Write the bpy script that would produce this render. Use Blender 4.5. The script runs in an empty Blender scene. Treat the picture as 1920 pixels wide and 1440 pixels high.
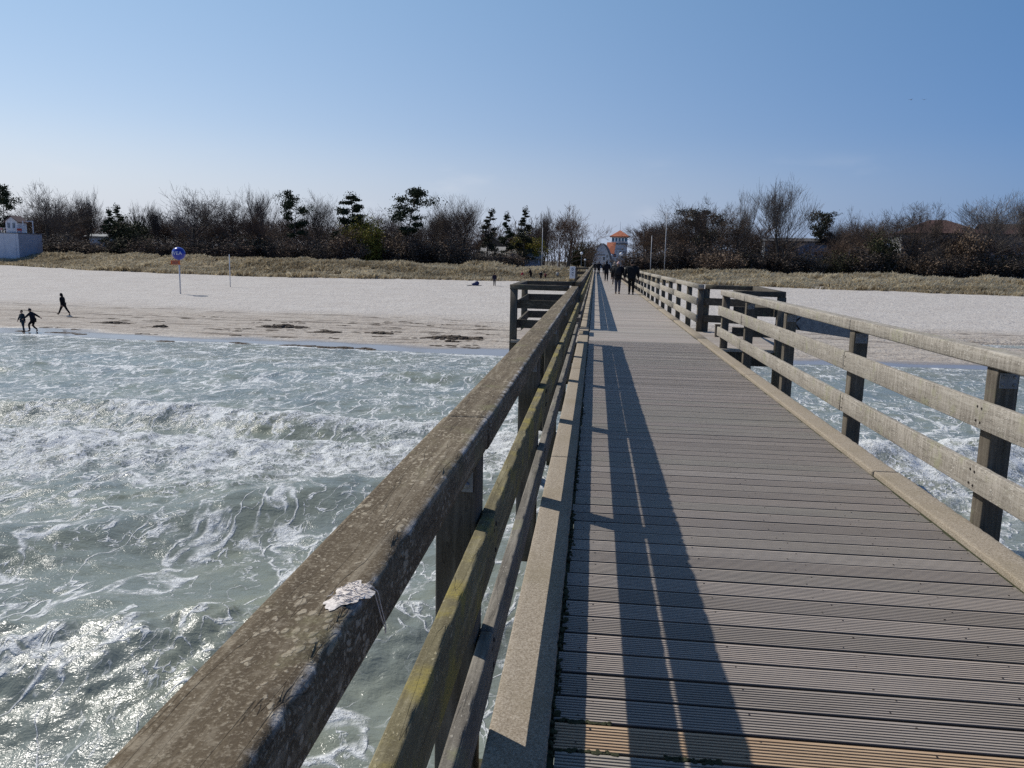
import bpy, bmesh, math, random
import numpy as np
from mathutils import Vector, Matrix

# ------------------------------------------------------------------ camera, sky, sun
scene = bpy.context.scene
COL = scene.collection
R = math.radians
CAM_H, F_PX = 1.70, 1460.0           # metres above the deck, focal length for a 1920 px wide frame
PITCH, YAW, ROLL = R(9.076), R(5.875), R(1.2)
_fw = np.array([-math.sin(YAW)*math.cos(PITCH), math.cos(YAW)*math.cos(PITCH), -math.sin(PITCH)])
_r0 = np.array([math.cos(YAW), math.sin(YAW), 0.0]); _u0 = np.cross(_r0, _fw)
_rt = _r0*math.cos(ROLL) + _u0*math.sin(ROLL); _up = np.cross(_rt, _fw)
CAMPOS = np.array([0.0, 0.0, CAM_H])
cam = bpy.data.cameras.new('camera'); cam_o = bpy.data.objects.new('camera', cam); COL.objects.link(cam_o)
cam.sensor_width = 36.0; cam.lens = F_PX*36.0/1920.0; cam.clip_start = 0.05; cam.clip_end = 5000
cam_o.matrix_world = Matrix(((_rt[0], _up[0], -_fw[0], 0), (_rt[1], _up[1], -_fw[1], 0), (_rt[2], _up[2], -_fw[2], CAM_H), (0, 0, 0, 1)))
scene.camera = cam_o

SUN_EL, SUN_AZ = R(46.2), R(123.0)     # shadows run towards SUN_AZ, measured from +Y to +X
to_sun = Vector((-math.sin(SUN_AZ)*math.cos(SUN_EL), -math.cos(SUN_AZ)*math.cos(SUN_EL), math.sin(SUN_EL)))
world = bpy.data.worlds.new('World'); scene.world = world; world.use_nodes = True
wn, wl = world.node_tree.nodes, world.node_tree.links
sky = wn.new('ShaderNodeTexSky'); sky.sky_type = 'NISHITA'; sky.sun_disc = False
sky.sun_elevation = SUN_EL; sky.sun_rotation = (math.atan2(to_sun.x, to_sun.y)) % (2*math.pi)
sky.air_density = 1.0; sky.dust_density = 0.0; sky.ozone_density = 4.0; sky.altitude = 0
bg = wn['Background']; bg.inputs['Strength'].default_value = 0.085
# aerosol glow towards the sun, deeper blue away from it
def _vm(op, a, b):
    n = wn.new('ShaderNodeVectorMath'); n.operation = op
    for sck, v in zip(n.inputs, (a, b)):
        if isinstance(v, bpy.types.NodeSocket): wl.new(v, sck)
        else: sck.default_value = v
    return n
_dir = wn.new('ShaderNodeTexCoord').outputs['Generated']
_cg = _vm('DOT_PRODUCT', _dir, tuple(to_sun)).outputs['Value']
_sep = wn.new('ShaderNodeSeparateXYZ'); wl.new(_dir, _sep.inputs[0])
_zc = wn.new('ShaderNodeClamp'); wl.new(_sep.outputs[2], _zc.inputs[0]); _zc.inputs[1].default_value = 0; _zc.inputs[2].default_value = .38
def _scl(val, vec):
    n = wn.new('ShaderNodeVectorMath'); n.operation = 'SCALE'; n.inputs[0].default_value = vec; wl.new(val, n.inputs['Scale']); return n.outputs[0]
_g = _vm('ADD', _scl(_cg, (1.55, .78, .12)), _scl(_zc.outputs[0], (.10, 1.15, .90))).outputs[0]
_g = _vm('MAXIMUM', _vm('ADD', _g, (.37, .485, .888)).outputs[0], (.45, .55, .8)).outputs[0]
# two faint wisps of cloud low over the trees
_nz = wn.new('ShaderNodeTexNoise'); _nz.inputs['Scale'].default_value = 5.0; _nz.inputs['Detail'].default_value = 5
_mp = wn.new('ShaderNodeMapping'); _mp.inputs['Scale'].default_value = (1, 1, 3.2); wl.new(_dir, _mp.inputs[0]); wl.new(_mp.outputs[0], _nz.inputs['Vector'])
_r1 = wn.new('ShaderNodeMapRange'); _r1.interpolation_type = 'SMOOTHSTEP'; wl.new(_nz.outputs['Fac'], _r1.inputs[0]); _r1.inputs[1].default_value = .53; _r1.inputs[2].default_value = .70
_r2 = wn.new('ShaderNodeMapRange'); _r2.interpolation_type = 'SMOOTHSTEP'; wl.new(_sep.outputs[2], _r2.inputs[0]); _r2.inputs[1].default_value = .135; _r2.inputs[2].default_value = .075
_cm = wn.new('ShaderNodeMath'); _cm.operation = 'MULTIPLY'; wl.new(_r1.outputs[0], _cm.inputs[0]); wl.new(_r2.outputs[0], _cm.inputs[1])
_cm2 = wn.new('ShaderNodeMath'); _cm2.operation = 'MULTIPLY'; wl.new(_cm.outputs[0], _cm2.inputs[0]); _cm2.inputs[1].default_value = .42
_mx = wn.new('ShaderNodeMix'); _mx.data_type = 'RGBA'; wl.new(_cm2.outputs[0], _mx.inputs[0]); wl.new(_vm('MULTIPLY', sky.outputs[0], _g).outputs[0], _mx.inputs[6]); _mx.inputs[7].default_value = (9.6, 9.8, 10.2, 1)
# pale blue-white air low over the horizon, brighter towards the sun
_hz = wn.new('ShaderNodeMapRange'); _hz.interpolation_type = 'SMOOTHSTEP'; wl.new(_sep.outputs[2], _hz.inputs[0]); _hz.inputs[1].default_value = .16; _hz.inputs[2].default_value = .0; _hz.inputs[3].default_value = 0; _hz.inputs[4].default_value = .9
_hc = _vm('MAXIMUM', _vm('ADD', _scl(_cg, (8.3, 7.6, 5.6)), (1.3, 2.7, 5.5)).outputs[0], (1.5, 2.7, 4.5)).outputs[0]
_mh = wn.new('ShaderNodeMix'); _mh.data_type = 'RGBA'; wl.new(_hz.outputs[0], _mh.inputs[0]); wl.new(_mx.outputs[2], _mh.inputs[6]); wl.new(_hc, _mh.inputs[7])
wl.new(_mh.outputs[2], bg.inputs['Color'])
sun = bpy.data.lights.new('sun', 'SUN'); sun.energy = 4.6; sun.angle = R(0.5); sun.color = (1.0, 0.955, 0.88)
sun_o = bpy.data.objects.new('sun', sun); COL.objects.link(sun_o)
sun_o.rotation_euler = (-to_sun).to_track_quat('-Z', 'Y').to_euler(); sun_o.location = (-30, 20, 40)
vs = scene.view_settings; vs.view_transform = 'Standard'; vs.look = 'None'; vs.gamma = 1; vs.exposure = 0.0
scene.cycles.max_bounces = 6; scene.cycles.diffuse_bounces = 3; scene.cycles.glossy_bounces = 3
scene.cycles.use_denoising = False; scene.cycles.sample_clamp_direct = 2.5; scene.cycles.sample_clamp_indirect = 2.0

def horizon(px): return 490 + (px-1117)*math.tan(ROLL)
def ray(px, py): return _fw + _rt*(px-960)/F_PX + _up*(720-py)/F_PX
def at(px, py, depth): return CAMPOS + ray(px, py)*depth          # the point `depth` metres ahead seen at a pixel of the photo
def spot(px, depth, z):                                            # the point at height z, `depth` ahead, in that column
    p = at(px, horizon(px), depth); return np.array([p[0], p[1], z])

# ------------------------------------------------------------------ helpers
rng = np.random.default_rng(7); rnd = random.Random(11)

def _hash(ix, iy, seed):
    h = (ix.astype(np.int64)*374761393 + iy.astype(np.int64)*668265263 + seed*1442695041) & 0xffffffff
    h = ((h ^ (h >> 13))*1274126177) & 0xffffffff
    h = h ^ (h >> 16)
    return (h & 0xffff)/65535.0
def vnoise(x, y, seed=0):
    x = np.asarray(x, float); y = np.asarray(y, float)
    ix = np.floor(x); iy = np.floor(y); fx = x-ix; fy = y-iy
    fx = fx*fx*(3-2*fx); fy = fy*fy*(3-2*fy)
    a = _hash(ix, iy, seed); b = _hash(ix+1, iy, seed); c = _hash(ix, iy+1, seed); d = _hash(ix+1, iy+1, seed)
    return (a+(b-a)*fx)*(1-fy) + (c+(d-c)*fx)*fy
def fbm(x, y, seed=0, octv=4):
    s = 0; amp = .5; tot = 0
    for o in range(octv):
        s = s+amp*vnoise(x*2**o, y*2**o, seed+o*17); tot += amp; amp *= .5
    return s/tot

def mesh_np(name, V, F, smooth=False):
    V = np.ascontiguousarray(V, dtype=np.float32)
    me = bpy.data.meshes.new(name)
    me.vertices.add(len(V)); me.vertices.foreach_set('co', V.ravel())
    if not (isinstance(F, list) and len(F) and isinstance(F[0], np.ndarray)): F = [F]
    F = [np.asarray(f, dtype=np.int32) for f in F if len(f)]
    loops = np.concatenate([f.ravel() for f in F]); cnt = np.concatenate([np.full(len(f), f.shape[1], np.int32) for f in F])
    me.loops.add(len(loops)); me.loops.foreach_set('vertex_index', loops)
    st = np.zeros(len(cnt), np.int32); st[1:] = np.cumsum(cnt)[:-1]
    me.polygons.add(len(cnt)); me.polygons.foreach_set('loop_start', st); me.polygons.foreach_set('loop_total', cnt)
    me.polygons.foreach_set('use_smooth', np.full(len(cnt), smooth))
    me.update(calc_edges=True); me.validate()
    return me
def attr(me, name, vals):
    a = me.attributes.new(name, 'FLOAT', 'POINT'); a.data.foreach_set('value', np.ascontiguousarray(vals, dtype=np.float32))

def link(name, me, mat=None, parent=None):
    if mat is not None and len(me.materials) == 0: me.materials.append(mat)
    o = bpy.data.objects.new(name, me); COL.objects.link(o)
    if parent is not None: o.parent = parent
    return o
def tag(o, label=None, cat=None, group=None, kind=None):
    if label: o['label'] = label
    if cat: o['category'] = cat
    if group: o['group'] = group
    if kind: o['kind'] = kind
    return o
def empty(name, loc=(0, 0, 0), rz=0):
    o = bpy.data.objects.new(name, None); COL.objects.link(o); o.empty_display_size = .2
    o.location = [float(v) for v in loc]; o.rotation_euler = (0, 0, rz); return o
def copy_tree(o, parent=None):
    c = o.copy(); COL.objects.link(c)
    if parent is not None: c.parent = parent
    for ch in [k for k in list(o.children)]: copy_tree(ch, c)
    return c

class MB:
    """collects boxes, tubes and so on into one mesh"""
    def __init__(s): s.v = []; s.f4 = []; s.f3 = []; s.n = 0
    def add(s, V, F4=(), F3=()):
        V = np.asarray(V, float).reshape(-1, 3); s.v.append(V)
        if len(F4): s.f4.append(np.asarray(F4, int)+s.n)
        if len(F3): s.f3.append(np.asarray(F3, int)+s.n)
        s.n += len(V); return s
    def box(s, c, d, rz=0, M=None, bev=0):
        c = np.asarray(c, float); hx, hy, hz = [k/2 for k in d]
        if bev:
            b = min(bev, hx*.9, hy*.9, hz*.9); V = []
            for (zx, zz) in ((hz, 1), (hz-b, 0), (-hz+b, 0), (-hz, 1)):
                e = b if zz else 0
                X, Y = hx-e, hy-e
                V += [(X-b, Y, zx), (-X+b, Y, zx), (-X, Y-b, zx), (-X, -Y+b, zx), (-X+b, -Y, zx), (X-b, -Y, zx), (X, -Y+b, zx), (X, Y-b, zx)]
            V = np.array(V); F = []
            for k in range(3):
                for j in range(8): F.append((k*8+j, k*8+(j+1) % 8, (k+1)*8+(j+1) % 8, (k+1)*8+j))
            for base, flip in ((0, 0), (24, 1)):
                q = [(0, 1, 2, 7), (2, 3, 6, 7), (3, 4, 5, 6)]
                for t in q: F.append(tuple(base+i for i in (t if flip else t[::-1])))
        else:
            V = np.array([(sx*hx, sy*hy, sz*hz) for sz in (-1, 1) for sy in (-1, 1) for sx in (-1, 1)])
            F = [(0, 2, 3, 1), (4, 5, 7, 6), (0, 1, 5, 4), (2, 6, 7, 3), (0, 4, 6, 2), (1, 3, 7, 5)]
        if rz: 
            ca, sa = math.cos(rz), math.sin(rz); V = np.c_[V[:, 0]*ca-V[:, 1]*sa, V[:, 0]*sa+V[:, 1]*ca, V[:, 2]]
        if M is not None: V = V @ np.array(M).T
        return s.add(V+c, F)
    def tube(s, pts, rad, n=8, cap=True):
        pts = np.asarray(pts, float); rad = np.broadcast_to(np.asarray(rad, float), (len(pts),)); V = []
        T = np.gradient(pts, axis=0); T /= np.linalg.norm(T, axis=1)[:, None]+1e-9
        ref = np.array([0, 0, 1.]) if abs(T[0][2]) < .9 else np.array([1., 0, 0])
        for p, t, r in zip(pts, T, rad):
            a = np.cross(t, ref); a /= np.linalg.norm(a)+1e-9; b = np.cross(t, a)
            for k in range(n):
                an = 2*math.pi*k/n; V.append(p+r*(a*math.cos(an)+b*math.sin(an)))
        F = [(i*n+k, i*n+(k+1) % n, (i+1)*n+(k+1) % n, (i+1)*n+k) for i in range(len(pts)-1) for k in range(n)]
        F3 = []
        if cap:
            m = len(V); V.append(pts[0]); V.append(pts[-1])
            for k in range(n):
                F3.append((m, (k+1) % n, k)); e = (len(pts)-1)*n; F3.append((m+1, e+k, e+(k+1) % n))
        return s.add(V, F, F3)
    def ball(s, c, r, nu=16, nv=10, M=None):
        V = []; r = np.broadcast_to(np.asarray(r, float), (3,))
        for j in range(nv+1):
            la = math.pi*(j/nv-.5)
            for i in range(nu):
                lo = 2*math.pi*i/nu; V.append((math.cos(la)*math.cos(lo), math.cos(la)*math.sin(lo), math.sin(la)))
        V = np.array(V)*r
        if M is not None: V = V @ np.array(M).T
        F = [(j*nu+i, j*nu+(i+1) % nu, (j+1)*nu+(i+1) % nu, (j+1)*nu+i) for j in range(nv) for i in range(nu)]
        return s.add(V+np.asarray(c, float), F)
    def mesh(s, name, smooth=False):
        return mesh_np(name, np.concatenate(s.v), [np.concatenate(x) for x in (s.f4, s.f3) if x], smooth)
    def build(s, name, mat, parent=None, smooth=False):
        return link(name, s.mesh(name, smooth), mat, parent)

# ------------------------------------------------------------------ materials
class NT:
    def __init__(s, name):
        s.m = bpy.data.materials.new(name); s.m.use_nodes = True
        s.n, s.l = s.m.node_tree.nodes, s.m.node_tree.links
        s.b = s.n['Principled BSDF']; s.out = s.n['Material Output']
        s.pos = s.n.new('ShaderNodeNewGeometry').outputs['Position']
    def put(s, sock, v):
        if isinstance(v, bpy.types.NodeSocket): s.l.new(v, sock)
        elif v is not None:
            if isinstance(v, (tuple, list)) and len(v) == 3 and sock.type == 'RGBA': v = (*v, 1)
            sock.default_value = v
    def vmul(s, vec, sc, off=(0, 0, 0)):
        m = s.n.new('ShaderNodeMapping'); s.put(m.inputs['Vector'], vec); m.inputs['Scale'].default_value = sc; m.inputs['Location'].default_value = off
        return m.outputs[0]
    def noise(s, vec, scale, detail=4, rough=.55, dist=0, out='Fac'):
        t = s.n.new('ShaderNodeTexNoise'); s.put(t.inputs['Vector'], vec); s.put(t.inputs['Scale'], scale); t.inputs['Detail'].default_value = detail
        t.inputs['Roughness'].default_value = rough; t.inputs['Distortion'].default_value = dist; return t.outputs[out]
    def voro(s, vec, scale, feature='F1', out='Distance', rand=1):
        t = s.n.new('ShaderNodeTexVoronoi'); t.feature = feature; s.put(t.inputs['Vector'], vec); s.put(t.inputs['Scale'], scale); t.inputs['Randomness'].default_value = rand
        return t.outputs[out]
    def ramp(s, fac, stops, interp='LINEAR'):
        r = s.n.new('ShaderNodeValToRGB'); s.put(r.inputs[0], fac); e = r.color_ramp.elements; r.color_ramp.interpolation = interp
        for i, (p, c) in enumerate(stops):
            if isinstance(c, (int, float)): c = (c, c, c)
            q = e[i] if i < 2 else e.new(p)
            q.position = p; q.color = (*c, 1)
        return r.outputs[0]
    def mix(s, fac, a, b, mode='MIX'):
        x = s.n.new('ShaderNodeMix'); x.data_type = 'RGBA'; x.blend_type = mode; s.put(x.inputs[0], fac); s.put(x.inputs[6], a); s.put(x.inputs[7], b); return x.outputs[2]
    def math(s, op, a, b=None, c=None, clamp=False):
        x = s.n.new('ShaderNodeMath'); x.operation = op; x.use_clamp = clamp; s.put(x.inputs[0], a)
        if b is not None: s.put(x.inputs[1], b)
        if c is not None: s.put(x.inputs[2], c)
        return x.outputs[0]
    def step(s, v, lo, hi):
        x = s.n.new('ShaderNodeMapRange'); x.interpolation_type = 'SMOOTHSTEP'; s.put(x.inputs[0], v); s.put(x.inputs[1], lo); s.put(x.inputs[2], hi); return x.outputs[0]
    def attr(s, name):
        a = s.n.new('ShaderNodeAttribute'); a.attribute_name = name; return a.outputs['Fac']
    def island(s):
        return s.n.new('ShaderNodeNewGeometry').outputs['Random Per Island']
    def objrand(s): return s.n.new('ShaderNodeObjectInfo').outputs['Random']
    def bump(s, h, strength=.3, dist=.01, normal=None):
        b = s.n.new('ShaderNodeBump'); s.put(b.inputs['Height'], h); b.inputs['Strength'].default_value = strength; b.inputs['Distance'].default_value = dist
        if normal is not None: s.put(b.inputs['Normal'], normal)
        return b.outputs[0]
    def done(s, color, rough=.8, normal=None, spec=.3, **kw):
        s.put(s.b.inputs['Base Color'], color); s.put(s.b.inputs['Roughness'], rough); s.put(s.b.inputs['Specular IOR Level'], spec)
        if normal is not None: s.put(s.b.inputs['Normal'], normal)
        for k, v in kw.items(): s.put(s.b.inputs[k], v)
        return s.m

def plain(name, c, rough=.7, var=.15, scale=6.0, spec=.3, metal=0, bump=0):
    t = NT(name); n = t.noise(t.pos, scale, 4)
    lo = tuple(k*(1-var) for k in c); hi = tuple(min(1, k*(1+var)) for k in c)
    col = t.ramp(n, [(.3, lo), (.7, hi)])
    return t.done(col, rough, t.bump(n, bump, .01) if bump else None, spec, Metallic=metal)

def wood(name, dark, mid, pale, along='Y', spots=.5, lichen=None, lichen_amt=0, grain=1.0, streak=None, edge=False):
    """weathered timber: grain along one axis, pale crusty spots, cracks, optional lichen"""
    t = NT(name)
    st = {'Y': (22, 1.3, 22), 'X': (1.3, 22, 22), 'Z': (22, 22, 1.3)}[along]
    g = t.noise(t.vmul(t.pos, st), 1.6*grain, 5, .6, .6)
    big = t.noise(t.pos, 2.1, 3)
    col = t.ramp(g, [(.25, dark), (.55, mid), (.8, pale)])
    col = t.mix(t.step(big, .35, .7), col, t.mix(.5, col, dark), 'MIX')
    # crusty pale spots of several sizes, denser in patches
    wob = t.noise(t.pos, 45, 3, .6, 0, 'Color')
    warp = t.mix(.018, t.pos, wob, 'ADD')
    sp = t.noise(t.pos, 7, 4, .6)
    def spots_at(scale, lo, hi, big_r):
        q = t.vmul(warp, {'Y': (1, .6, 1), 'X': (.6, 1, 1), 'Z': (1, 1, .6)}[along], (scale*.013, 0, 0))
        rad = t.math('MULTIPLY', t.voro(q, scale, 'F1', 'Color'), big_r)
        rad = t.math('MULTIPLY', rad, t.math('ADD', .25, t.step(sp, lo, hi)))
        return t.math('SUBTRACT', 1.0, t.step(t.voro(q, scale), t.math('MULTIPLY', rad, .6), rad))
    m1 = t.math('MAXIMUM', spots_at(38, .38, .66, .42*spots), spots_at(85, .35, .6, .58*spots))
    fine = t.noise(t.pos, 170, 3, .7)
    m2 = t.math('MULTIPLY', t.step(fine, .50, .68), .60*spots)
    blot = t.noise(t.pos, 24, 4, .7)
    m3 = t.math('MULTIPLY', t.step(blot, .52, .70), .45*spots)
    col = t.mix(t.math('MAXIMUM', t.math('MAXIMUM', t.math('MULTIPLY', m1, .85), m2), m3), col, pale)
    if edge:                                                            # pale crust along the worn inner top edge
        sx = t.n.new('ShaderNodeSeparateXYZ'); t.put(sx.inputs[0], t.pos)
        em = t.math('MULTIPLY', t.step(t.math('ABSOLUTE', t.math('ADD', sx.outputs[0], .340)), .016, .002), t.step(sx.outputs[2], 1.164, 1.175))
        em = t.math('MULTIPLY', em, t.step(t.math('ADD', t.math('MULTIPLY', blot, .5), t.math('MULTIPLY', sp, .5)), .42, .60))
        col = t.mix(t.math('MULTIPLY', em, .9), col, (.46, .44, .42))
    fine2 = t.noise(t.vmul(t.pos, (1, 1, 1), (3, 1, 2)), 220, 2, .7)
    col = t.mix(t.math('MULTIPLY', t.step(fine2, .55, .72), .6), col, dark)
    if streak is not None:                                             # vertical weather streaks on the board face
        s = t.noise(t.vmul(t.pos, (26, 26, 3.0)), 1.3, 4, .65)
        col = t.mix(t.math('MULTIPLY', t.step(s, .42, .66), .75), col, streak)
    if lichen is not None:
        ln = t.noise(t.pos, 4.5, 5, .65)
        lm = t.math('MULTIPLY', t.step(ln, .62-.32*lichen_amt, .80-.32*lichen_amt), t.step(fine, .3, .5))
        col = t.mix(t.math('MULTIPLY', lm, .85), col, lichen)
    crack = t.noise(t.vmul(t.pos, tuple(k*1.5 for k in st)), 1.0, 2, .4)
    cr = t.math('SUBTRACT', 1.0, t.step(t.math('ABSOLUTE', t.math('SUBTRACT', crack, .5)), .002, .009))
    col = t.mix(t.math('MULTIPLY', cr, .38), col, tuple(k*.4 for k in dark))
    h = t.math('ADD', t.math('MULTIPLY', g, .5), t.math('ADD', t.math('MULTIPLY', m1, .35), t.math('MULTIPLY', fine, .5)))
    h = t.math('SUBTRACT', h, t.math('MULTIPLY', cr, .6))
    return t.done(col, .92, t.bump(h, .55, .006), .15)

M = {}
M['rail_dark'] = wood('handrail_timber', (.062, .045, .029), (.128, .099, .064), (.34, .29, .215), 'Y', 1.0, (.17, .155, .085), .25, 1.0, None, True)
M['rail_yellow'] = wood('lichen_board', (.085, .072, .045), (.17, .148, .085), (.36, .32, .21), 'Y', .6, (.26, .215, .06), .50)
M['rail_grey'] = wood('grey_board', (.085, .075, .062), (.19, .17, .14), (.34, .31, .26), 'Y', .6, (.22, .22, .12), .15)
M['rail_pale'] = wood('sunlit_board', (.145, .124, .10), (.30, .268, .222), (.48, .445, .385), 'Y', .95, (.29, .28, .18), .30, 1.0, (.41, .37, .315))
M['post'] = wood('post_timber', (.06, .05, .038), (.15, .128, .10), (.27, .24, .19), 'Z', .4, (.15, .16, .09), .15)
M['bay_rail'] = wood('bay_timber', (.045, .038, .03), (.10, .086, .068), (.22, .2, .165), 'X', .5, (.13, .14, .08), .2)
M['kerb'] = (lambda t: t.done(
    t.mix(t.math('MULTIPLY', t.step(t.noise(t.pos, 1.7, 4), .45, .75), .5),
          t.ramp(t.noise(t.pos, 120, 4, .75), [(.28, (.125, .100, .072)), (.5, (.285, .238, .182)), (.72, (.47, .42, .345))]), (.21, .175, .115)),
    .95, t.bump(t.noise(t.pos, 120, 4, .75), .5, .006), .1))(NT('kerb_timber'))
M['pile'] = wood('pile_timber', (.03, .026, .02), (.075, .065, .05), (.14, .13, .10), 'Z', .3, (.08, .09, .04), .3)

t = NT('deck_planks')                                                   # every plank its own tint
isl = t.island(); tint = t.attr('tint')
c = t.ramp(isl, [(0, (.262, .222, .185)), (.3, (.325, .275, .232)), (.55, (.31, .278, .228)), (.8, (.355, .296, .25)), (1, (.385, .335, .285))])
gr = t.noise(t.vmul(t.pos, (1.0, 40, 40)), 2.2, 5, .65, .3)
blot = t.noise(t.pos, 1.1, 4, .6)
c = t.mix(t.math('MULTIPLY', t.step(gr, .42, .68), .55), c, (.19, .165, .148))
c = t.mix(t.math('MULTIPLY', t.step(blot, .45, .75), .45), c, (.34, .29, .255))
fn = t.noise(t.vmul(t.pos, (30, 120, 60)), 2.0, 3, .7)
c = t.mix(t.math('MULTIPLY', t.step(fn, .58, .75), .5), c, (.32, .29, .265))
c = t.mix(t.step(tint, .4, .6), c, t.ramp(gr, [(.3, (.33, .215, .125)), (.75, (.50, .36, .23))]))
c = t.mix(t.math('MULTIPLY', t.attr('groove'), .84), c, (.026, .022, .018))
M['deck'] = t.done(c, .62, t.bump(t.math('ADD', gr, fn), .35, .003), .45)
M['steel'] = plain('galvanised_steel', (.20, .205, .21), .5, .25, 14, .5, .6)
M['screw'] = plain('rusty_screw', (.03, .022, .018), .8)
M['moss'] = plain('moss_debris', (.035, .038, .018), .95, .5, 60)
M['cord'] = plain('frayed_cord', (.62, .56, .51), .95, .35, 140)

CHIP_SIDE = 1
def beam(mb, p0, p1, w, h, seg=1, rad=.008, jit=0.0, seed=0, chip=0.0):
    """a timber from p0 to p1 (centre line), w wide, h high, rounded edges, worn by small noise"""
    p0 = np.asarray(p0, float); p1 = np.asarray(p1, float); d = p1-p0; L = np.linalg.norm(d); d /= L
    side = np.cross(d, [0, 0, 1.]); ns = np.linalg.norm(side)
    side = side/ns if ns > 1e-6 else np.array([1., 0, 0]); upv = np.cross(side, d)
    hw, hh = w/2, h/2; prof = []
    for (sx, sz, a0) in ((1, 1, 0), (-1, 1, 90), (-1, -1, 180), (1, -1, 270)):
        for k in range(3 if rad > .004 else 1):
            an = math.radians(a0+(45*k if rad > .004 else 45))
            prof.append((sx*(hw-rad)+rad*math.cos(an), sz*(hh-rad)+rad*math.sin(an)))
    if jit:                                                            # extra points across the top
        top = [(hw*(1-2*k/6), hh) for k in range(1, 6)]
        prof = prof[:3]+top+prof[3:]
    n = len(prof); V = []
    for i in range(seg+1):
        s = i/seg*L
        for k, (a, b) in enumerate(prof):
            if jit:
                q = np.array([s*9.0, k*1.7]); q2 = np.array([s*38.0, k*2.3])
                e = (vnoise(s*1.1, k*.15, seed)-.5)*1.2*jit+(vnoise(q[0], q[1], seed)-.5)*.5*jit+(vnoise(q2[0], q2[1], seed+3)-.5)*.55*jit
                edge = chip*max(0, vnoise(s*31, seed*1.3+(a > 0)*7, seed+9)-.5) if (abs(abs(a)-hw) < rad*1.01 and b > hh-rad*1.01 and a*CHIP_SIDE > 0) else 0
                a2 = a-np.sign(a)*edge+e*.6*(abs(a) > hw-rad*1.1); b2 = b-edge*.8+e*.5
            else: a2, b2 = a, b
            V.append(p0+d*s+side*a2+upv*b2)
    F = [(i*n+k, (i+1)*n+k, (i+1)*n+(k+1) % n, i*n+(k+1) % n) for i in range(seg) for k in range(n)]
    c0, c1 = len(V), len(V)+1; V += [p0, p1]; e = seg*n
    F3 = [(c0, k, (k+1) % n) for k in range(n)]+[(c1, e+(k+1) % n, e+k) for k in range(n)]
    return mb.add(V, F, F3)

# ------------------------------------------------------------------ the pier
DX0, DX1 = -.085, 2.325
PIER_END = 128.0
MODULE = 2.82
POST_Y = [2.44+MODULE*k for k in range(-2, 5)] + [16.2]
FAR_Y = [20.1]+[22.5+MODULE*k for k in range(0, 37)]
pier = empty('pier', (1.12, 0, 0)); tag(pier, 'long narrow timber pier with ribbed plank deck running to the beach', 'pier')
def local(o, root):                                                     # parts are built in world coordinates
    o.matrix_parent_inverse = Matrix.Translation(-root.location); return o

# deck planks: ribbed profile near the camera, plain boards beyond
PITCHY, PW = .1765, .1575
V = []; F = []; TI = []; base = 0
y = -3.93
prof = [(-PW/2, -.03), (-PW/2, -.006)]
per = PW/9
for k in range(9):
    a = -PW/2+k*per
    prof += [(a+.0022, 0), (a+per*.60, 0), (a+per*.66, -.0045), (a+per*.97, -.0045)] if k < 8 else [(a+.0022, 0), (a+per-.0022, 0)]
prof += [(PW/2, -.006), (PW/2, -.03)]
plank_y = []
while y < PIER_END:
    near = y < 17
    P = prof if near else [(-PW/2, -.03), (-PW/2, 0), (PW/2, 0), (PW/2, -.03)]
    nx = 7 if near else 2
    if near or True:
        dz = rnd.uniform(-.0016, .0016); sk = rnd.uniform(-.0022, .0022); dy = rnd.uniform(-.0018, .0018)
        e0, e1 = rnd.uniform(-.012, .008), rnd.uniform(-.008, .006)
        xs = np.linspace(DX0+e0, DX1+e1, nx); n = len(P)
        new = 1.0 if abs(y-2.60) < .05 else 0.0
        ph = rnd.uniform(0, 6)
        for i, x in enumerate(xs):
            bow = .0012*math.sin(ph+x*1.7)
            for (a, b) in P: V.append((x, y+dy+sk*(x-1.1)+a+bow, b+dz+bow*.5))
            TI += [new]*n
        for i in range(nx-1):
            for k in range(n-1): F.append((base+i*n+k, base+(i+1)*n+k, base+(i+1)*n+k+1, base+i*n+k+1))
        base += n*nx; plank_y.append(y)
    y += PITCHY
me = mesh_np('deck', V, F); attr(me, 'tint', TI); attr(me, 'groove', [1.0 if v[2] < -.0028 else 0.0 for v in V])
local(link('deck', me, M['deck'], pier), pier)
mb = MB()
for y in plank_y:
    if y > 15: break
    for xj in (.02, .62, 1.22, 1.80, 2.27):
        for s in (-1, 1):
            x = xj+s*.033+rnd.uniform(-.012, .012); yy = y+s*.048+rnd.uniform(-.008, .008); r = rnd.uniform(.0038, .0055)
            mb.add([(x+r*math.cos(a), yy+r*math.sin(a), .0026) for a in np.linspace(0, 2*math.pi, 7)[:-1]], [(0, 1, 2, 3), (0, 3, 4, 5)])
local(tag(mb.build('screw', M['screw'], pier), kind='stuff'), pier)
mb = MB()
for xa in (-.097, 2.338): mb.box((xa, PIER_END/2-2, -.016), (.03, PIER_END+3, .016))
local(mb.build('gap_dirt', M['moss'], pier), pier)
# moss and dirt caught along the foot of the left kerb and in a few gaps
mb = MB()
for k in range(900):
    y = rnd.uniform(1.2, 9.0)
    if vnoise(y*2.2, 3.0, 5) < .35: continue
    x = -.098+rnd.gauss(0, .012); s = rnd.uniform(.004, .013)
    mb.ball((x, y, .001), (s*rnd.uniform(.6, 1.5), s*rnd.uniform(.6, 1.6), s*.8), 5, 3)
for y0, x0, x1 in ((2.512, -.08, .14), (2.512, .3, .5), (2.69, -.08, .12)):
    for k in range(60):
        s = rnd.uniform(.004, .009); mb.ball((rnd.uniform(x0, x1), y0+rnd.gauss(0, .006), -.001), (s*1.4, s, s*.7), 5, 3)
local(tag(mb.build('moss', M['moss'], pier), kind='stuff'), pier)
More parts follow.
